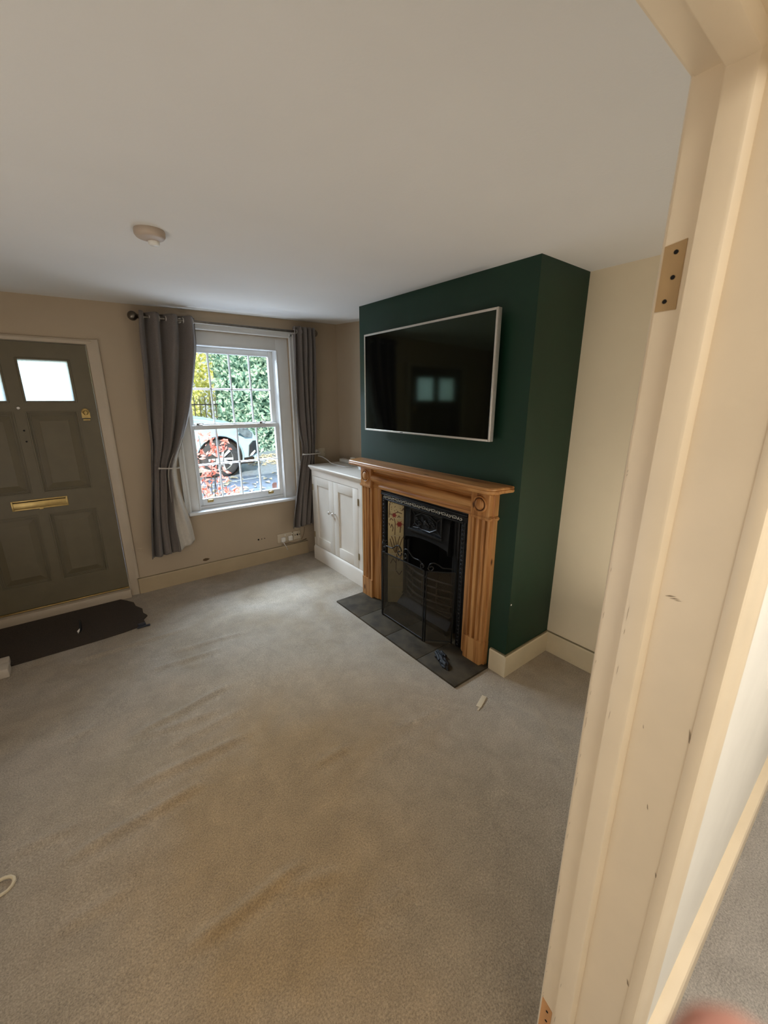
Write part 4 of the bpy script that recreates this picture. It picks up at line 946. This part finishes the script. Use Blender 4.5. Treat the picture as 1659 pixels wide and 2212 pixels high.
# planting: every plant is its own thing with foliage and stem
def foliage(m, n, fn, size, seed, k=1):
    r = random.Random(seed)
    for _ in range(n):
        c = Vector(fn(r)); d = Vector((r.uniform(-1, 1), r.uniform(-1, 1), r.uniform(-1, 1))).normalized(); e = d.cross(Vector((r.uniform(-1, 1), r.uniform(-1, 1), r.uniform(-1, 1)))).normalized()
        s1 = size*r.uniform(.7, 1.3); s2 = s1*.45
        m.add([c-d*s1*.5, c+e*s2*.5-d*s1*.1, c+d*s1*.5, c-e*s2*.5-d*s1*.1], [(0, 1, 2, 3)])
def leaf_mat(name, a, b, scale=7):
    m = bpy.data.materials.new(name); m.use_nodes = True; nt = m.node_tree; L = nt.links; bs = nt.nodes['Principled BSDF']; bs.inputs['Roughness'].default_value = .55
    tc = nd(nt, 'ShaderNodeTexCoord'); n1 = nd(nt, 'ShaderNodeTexNoise', Scale=scale, Detail=3); L.new(tc.outputs['Object'], n1.inputs['Vector'])
    r = nd(nt, 'ShaderNodeValToRGB'); r.color_ramp.elements[0].position = .38; r.color_ramp.elements[1].position = .62; r.color_ramp.elements[0].color = (*a, 1); r.color_ramp.elements[1].color = (*b, 1)
    L.new(n1.outputs[0], r.inputs[0]); L.new(r.outputs[0], bs.inputs['Base Color'])
    t = nd(nt, 'ShaderNodeBsdfTranslucent'); L.new(r.outputs[0], t.inputs[0]); mx = nd(nt, 'ShaderNodeMixShader'); mx.inputs[0].default_value = .35
    L.new(bs.outputs[0], mx.inputs[1]); L.new(t.outputs[0], mx.inputs[2]); L.new(mx.outputs[0], nt.nodes['Material Output'].inputs[0]); return m
ivy = leaf_mat('blue green ivy leaves', rgb(138, 182, 172), rgb(226, 242, 226), 9); yel = leaf_mat('sunlit yellow green leaves', rgb(218, 220, 118), rgb(255, 252, 200), 6); redl = leaf_mat('orange red leaves', rgb(160, 62, 34), rgb(226, 158, 142), 18)
bark = mat('dark bark', rgb(64, 54, 46), .9, var=.3, scale=20)
def hedge_fn(r):
    x = r.uniform(1.48, 7.5); return (x, 10.4+r.random()**2*.8+.3*math.sin(x*2.2), GZ+r.uniform(0, 4.2))
hg = thing('ivy_hedge', 'tall blue green ivy hedge across the road', 'hedge', (4, 10.8, GZ)); m = MB(); foliage(m, 10000, hedge_fn, .18, 1); m.build('hedge_leaves', ivy, hg, smooth=0)
m = MB(); m.box(1.75, 7.4, 11.2, 11.6, GZ-.1, GZ+4.0, bev=.1); m.build('hedge_core', mat('dark hedge core', rgb(84, 122, 110), .9, var=.4, scale=10), hg)
def tree(label, x, y, z, r_, n, seed, sz=.17):
    t_ = thing('yellow_tree', label, 'tree', (x, y, GZ), 'yellow green trees across the road'); m = MB()
    def fn(r):
        while True:
            v = Vector((r.uniform(-1, 1), r.uniform(-1, 1), r.uniform(-1, 1)))
            if .3 < v.length < 1: return (x+v.x*r_[0], y+v.y*r_[1], z+v.z*r_[2])
    foliage(m, n, fn, sz, seed); m.build('crown_leaves', yel, t_, smooth=0)
    m = MB(); m.tube([(x, y, GZ-.1), (x+.05, y, z*.5), (x, y, z)], [.12, .10, .05], 8); m.build('trunk', bark, t_)
tree('sunlit yellow green tree at the left of the window view', .40, 11.0, 2.3, (.88, .5, 1.9), 4000, 3, .13)
tree('broad yellow tree farther back between the tree and the ivy hedge', 1.2, 13.2, 2.5, (1.7, .6, 2.2), 4200, 9, .17)
tree('sunlit yellow tree over the ivy hedge at the right', 3.25, 9.7, 3.3, (.62, .5, .9), 1800, 4, .14)
m = MB(); m.add([(-9, 14.3, GZ+.9), (1.4, 14.3, GZ+.9), (1.4, 17, GZ+3.2), (-9, 17, GZ+3.2)], [(0, 1, 2, 3)])
tag(m.build('lawn', leaf_mat('bright lawn', rgb(196, 196, 70), rgb(240, 232, 130), 5), smooth=0), 'sunlit yellow green grass behind the railings', 'grass', kind='stuff')
fe = thing('iron_railing', 'black iron railings beyond the parked car', 'railing', (.3, 10.1, GZ))
for x_ in range(17):
    x = -.75+.13*x_; m = MB(); m.tube([(x, 10.1, GZ), (x, 10.1, GZ+1.5), (x, 10.1, GZ+1.58)], [.012, .012, .002], 6); m.build('railing_bar', blackm, fe)
for z in (.25, 1.35):
    m = MB(); m.box(-.8, 1.4, 10.085, 10.115, GZ+z-.015, GZ+z+.015); m.build('railing_rail', blackm, fe)
# red shrub right outside
rs = thing('red_shrub', 'small shrub with orange red leaves just outside the window', 'shrub', (-.72, 3.35, GZ-.04)); m = MB(); m2 = MB(); r = random.Random(11)
tips = [(-.80, 3.3, 1.27), (-.62, 3.35, 1.20), (-.55, 3.3, 1.14), (-.86, 3.25, 1.08), (-.90, 3.3, .98), (-.70, 3.3, .92), (-.78, 3.2, .84), (-.66, 3.2, .80), (-.8, 3.15, .62), (-.57, 3.2, .70), (-.64, 3.1, .64), (-.86, 3.2, .74), (-.5, 3.2, .66), (-.72, 3.2, 1.12)]
for tp in tips:
    tp = Vector(tp); a = Vector((-.72+r.uniform(-.05, .05), 3.35, GZ-.05)); mdl = a.lerp(tp, .55)+Vector((r.uniform(-.06, .06), 0, .05)); m2.tube([a, mdl, tp], [.007, .005, .002], 5)
    for k in range(14):
        c = tp+Vector((r.gauss(0, .055), r.gauss(0, .05), r.gauss(0, .04))); d = Vector((r.uniform(-1, 1), r.uniform(-.6, .6), r.uniform(-1, .2))).normalized(); e = d.cross(Vector((0, 1, .3))).normalized(); s1 = r.uniform(.05, .095); s2 = s1*.35
        m.add([c-d*s1*.5, c+e*s2*.5, c+d*s1*.5, c-e*s2*.5], [(0, 1, 2, 3)])
m.build('shrub_leaves', redl, rs, smooth=0); m2.build('shrub_stems', bark, rs)
m = MB(); r = random.Random(3)
for _ in range(900):
    if _ < 640: x, y = r.uniform(1.4, 4.5), r.uniform(7.8, 9.6)
    else: x, y = r.uniform(-1.5, 3), r.uniform(4.4, 6.7)
    s1 = r.uniform(.03, .09); a = r.uniform(0, 6.28); z = GZ+.012
    m.add([(x-s1*math.cos(a), y-s1*math.sin(a), z), (x+s1*.5*math.sin(a), y-s1*.5*math.cos(a), z+.03), (x+s1*math.cos(a), y+s1*math.sin(a), z), (x-s1*.5*math.sin(a), y+s1*.5*math.cos(a), z+.02)], [(0, 1, 2, 3)])
tag(m.build('fallen_leaves', mat('pale fallen leaves', rgb(222, 208, 178), .7, var=.2, scale=8), smooth=0), 'pale fallen leaves scattered on the road and verge', 'leaves', kind='stuff')

# ------------------------------------------------------------------ hand of the viewer, one fingertip reaching past the lens
def hp_(a, b, c): return Vector((CX, CY, CZ))+ri*a+up*b+fw*c
skin_m = mat('skin', rgb(150, 70, 62), .6, var=.08, scale=60)
tip = (.0191, -.0311, .018)
joints = {'wrist': ((.125, -.235, -.085), .026), 'palm': ((.105, -.185, -.065), .030), 'heel': ((.092, -.172, -.050), .026)}
chains = [  # index first, then middle, ring, little and thumb
    [((.078, -.135, -.035), .0115), ((.056, -.092, -.012), .0098), ((.034, -.056, .008), .0088), ((.0265, -.0420, .0145), .0080), (tip, .0072)],
    [((.096, -.132, -.045), .0118), ((.088, -.088, -.030), .0100), ((.066, -.074, -.034), .0090), ((.050, -.082, -.040), .0078)],
    [((.112, -.136, -.055), .0112), ((.110, -.096, -.042), .0096), ((.090, -.080, -.046), .0087), ((.073, -.088, -.051), .0075)],
    [((.126, -.146, -.066), .0100), ((.130, -.114, -.056), .0084), ((.114, -.098, -.058), .0076), ((.099, -.104, -.062), .0066)],
    [((.070, -.168, -.062), .0135), ((.046, -.142, -.066), .0112), ((.032, -.116, -.062), .0098), ((.026, -.098, -.056), .0082)]]
vs = [hp_(*joints[k][0]) for k in ('wrist', 'palm', 'heel')]; rr = [joints[k][1] for k in ('wrist', 'palm', 'heel')]; es = [(0, 1), (1, 2)]
for ci, ch in enumerate(chains):
    last = 1 if ci in (2, 3) else 2
    for p_, r_ in ch: vs.append(hp_(*p_)); rr.append(r_); es.append((last, len(vs)-1)); last = len(vs)-1
hroot = hp_(.105, -.185, -.065)
me = bpy.data.meshes.new('hand'); me.from_pydata([v-hroot for v in vs], es, []); me.materials.append(skin_m)
hand = bpy.data.objects.new('hand', me); COL.objects.link(hand); hand.location = hroot
md = hand.modifiers.new('skin', 'SKIN'); md.use_smooth_shade = True
for sv, r_ in zip(me.skin_vertices[0].data, rr): sv.radius = (r_, r_)
me.skin_vertices[0].data[0].use_root = True
sub = hand.modifiers.new('sub', 'SUBSURF'); sub.levels = 2; sub.render_levels = 2
tag(hand, 'reddish blurred fingertip of the viewer at the bottom right corner', 'hand')
m = MB(); td = (hp_(*tip)-hp_(.0265, -.0420, .0145)).normalized(); nb = hp_(*tip)-td*.004+fw*.0062
m.ball(nb, .0048, 12, (.9, .9, .5)); nail = m.build('fingernail', mat('pink nail', rgb(206, 150, 138), .3), hand, smooth=80)

# ------------------------------------------------------------------ light
def area(name, loc, to, sx, sy, energy, col, spread=180):
    l = bpy.data.lights.new(name, 'AREA'); l.shape = 'RECTANGLE'; l.size = sx; l.size_y = sy; l.energy = energy; l.color = col; l.spread = math.radians(spread)
    o = bpy.data.objects.new(name, l); COL.objects.link(o); o.location = loc
    o.rotation_euler = (Vector(to)-Vector(loc)).to_track_quat('-Z', 'Y').to_euler(); return o
area('sky_light_window', (-.55, 4.6, 2.95), (-.6, 1.8, .6), 2.6, 1.1, 600, (.72, .85, 1))
area('ground_bounce_light', (-.58, 3.15, .40), (-.6, 1.2, 2.3), 1.0, .35, 30, (.78, .88, 1))
area('hall_ceiling_light', (-.9, -1.9, 2.25), (-.9, -1.85, 0), 2.6, .5, 31, (1, .93, .82))
area('room_fill_light', (-2.95, .1, .9), (-.5, .3, 2.2), 2.2, 1.3, 17, (1, .95, .88))  # added fill from the left, unseen; lifts the ceiling and room
area('corner_fill_light', (-.25, -.74, .45), (-.2, -.6, 2.3), .5, .3, 5, (1, .92, .80))  # added fill out of sight behind the jamb; brightens ceiling and right wall
sun = bpy.data.lights.new('sun', 'SUN'); sun.energy = 8; sun.angle = .02; sun.color = (1, .93, .72)
so = bpy.data.objects.new('sun', sun); COL.objects.link(so); so.rotation_euler = Vector((.45, 1, -.62)).to_track_quat('-Z', 'Y').to_euler()
W = bpy.data.worlds.new('sky'); bpy.context.scene.world = W; W.use_nodes = True; nt = W.node_tree
bg = nt.nodes['Background']; sk = nt.nodes.new('ShaderNodeTexSky'); sk.sky_type = 'HOSEK_WILKIE'; sk.turbidity = 4; sk.sun_direction = Vector((-.45, -1, .62)).normalized()
mixn = nt.nodes.new('ShaderNodeMix'); mixn.data_type = 'RGBA'; mixn.inputs[0].default_value = .75; mixn.inputs[7].default_value = (.80, .92, 1, 1)
nt.links.new(sk.outputs[0], mixn.inputs[6]); nt.links.new(mixn.outputs[2], bg.inputs[0]); bg.inputs[1].default_value = 1.35
sc = bpy.context.scene
sc.view_settings.view_transform = 'Standard'; sc.view_settings.look = 'None'; sc.view_settings.exposure = 0
sc.cycles.use_adaptive_sampling = True; sc.cycles.adaptive_threshold = .05; sc.cycles.adaptive_min_samples = 20; sc.cycles.max_bounces = 7; sc.cycles.diffuse_bounces = 4; sc.cycles.glossy_bounces = 3; sc.cycles.transmission_bounces = 4; sc.cycles.transparent_max_bounces = 12; sc.cycles.sample_clamp_indirect = 4; sc.cycles.caustics_reflective = False; sc.cycles.caustics_refractive = False
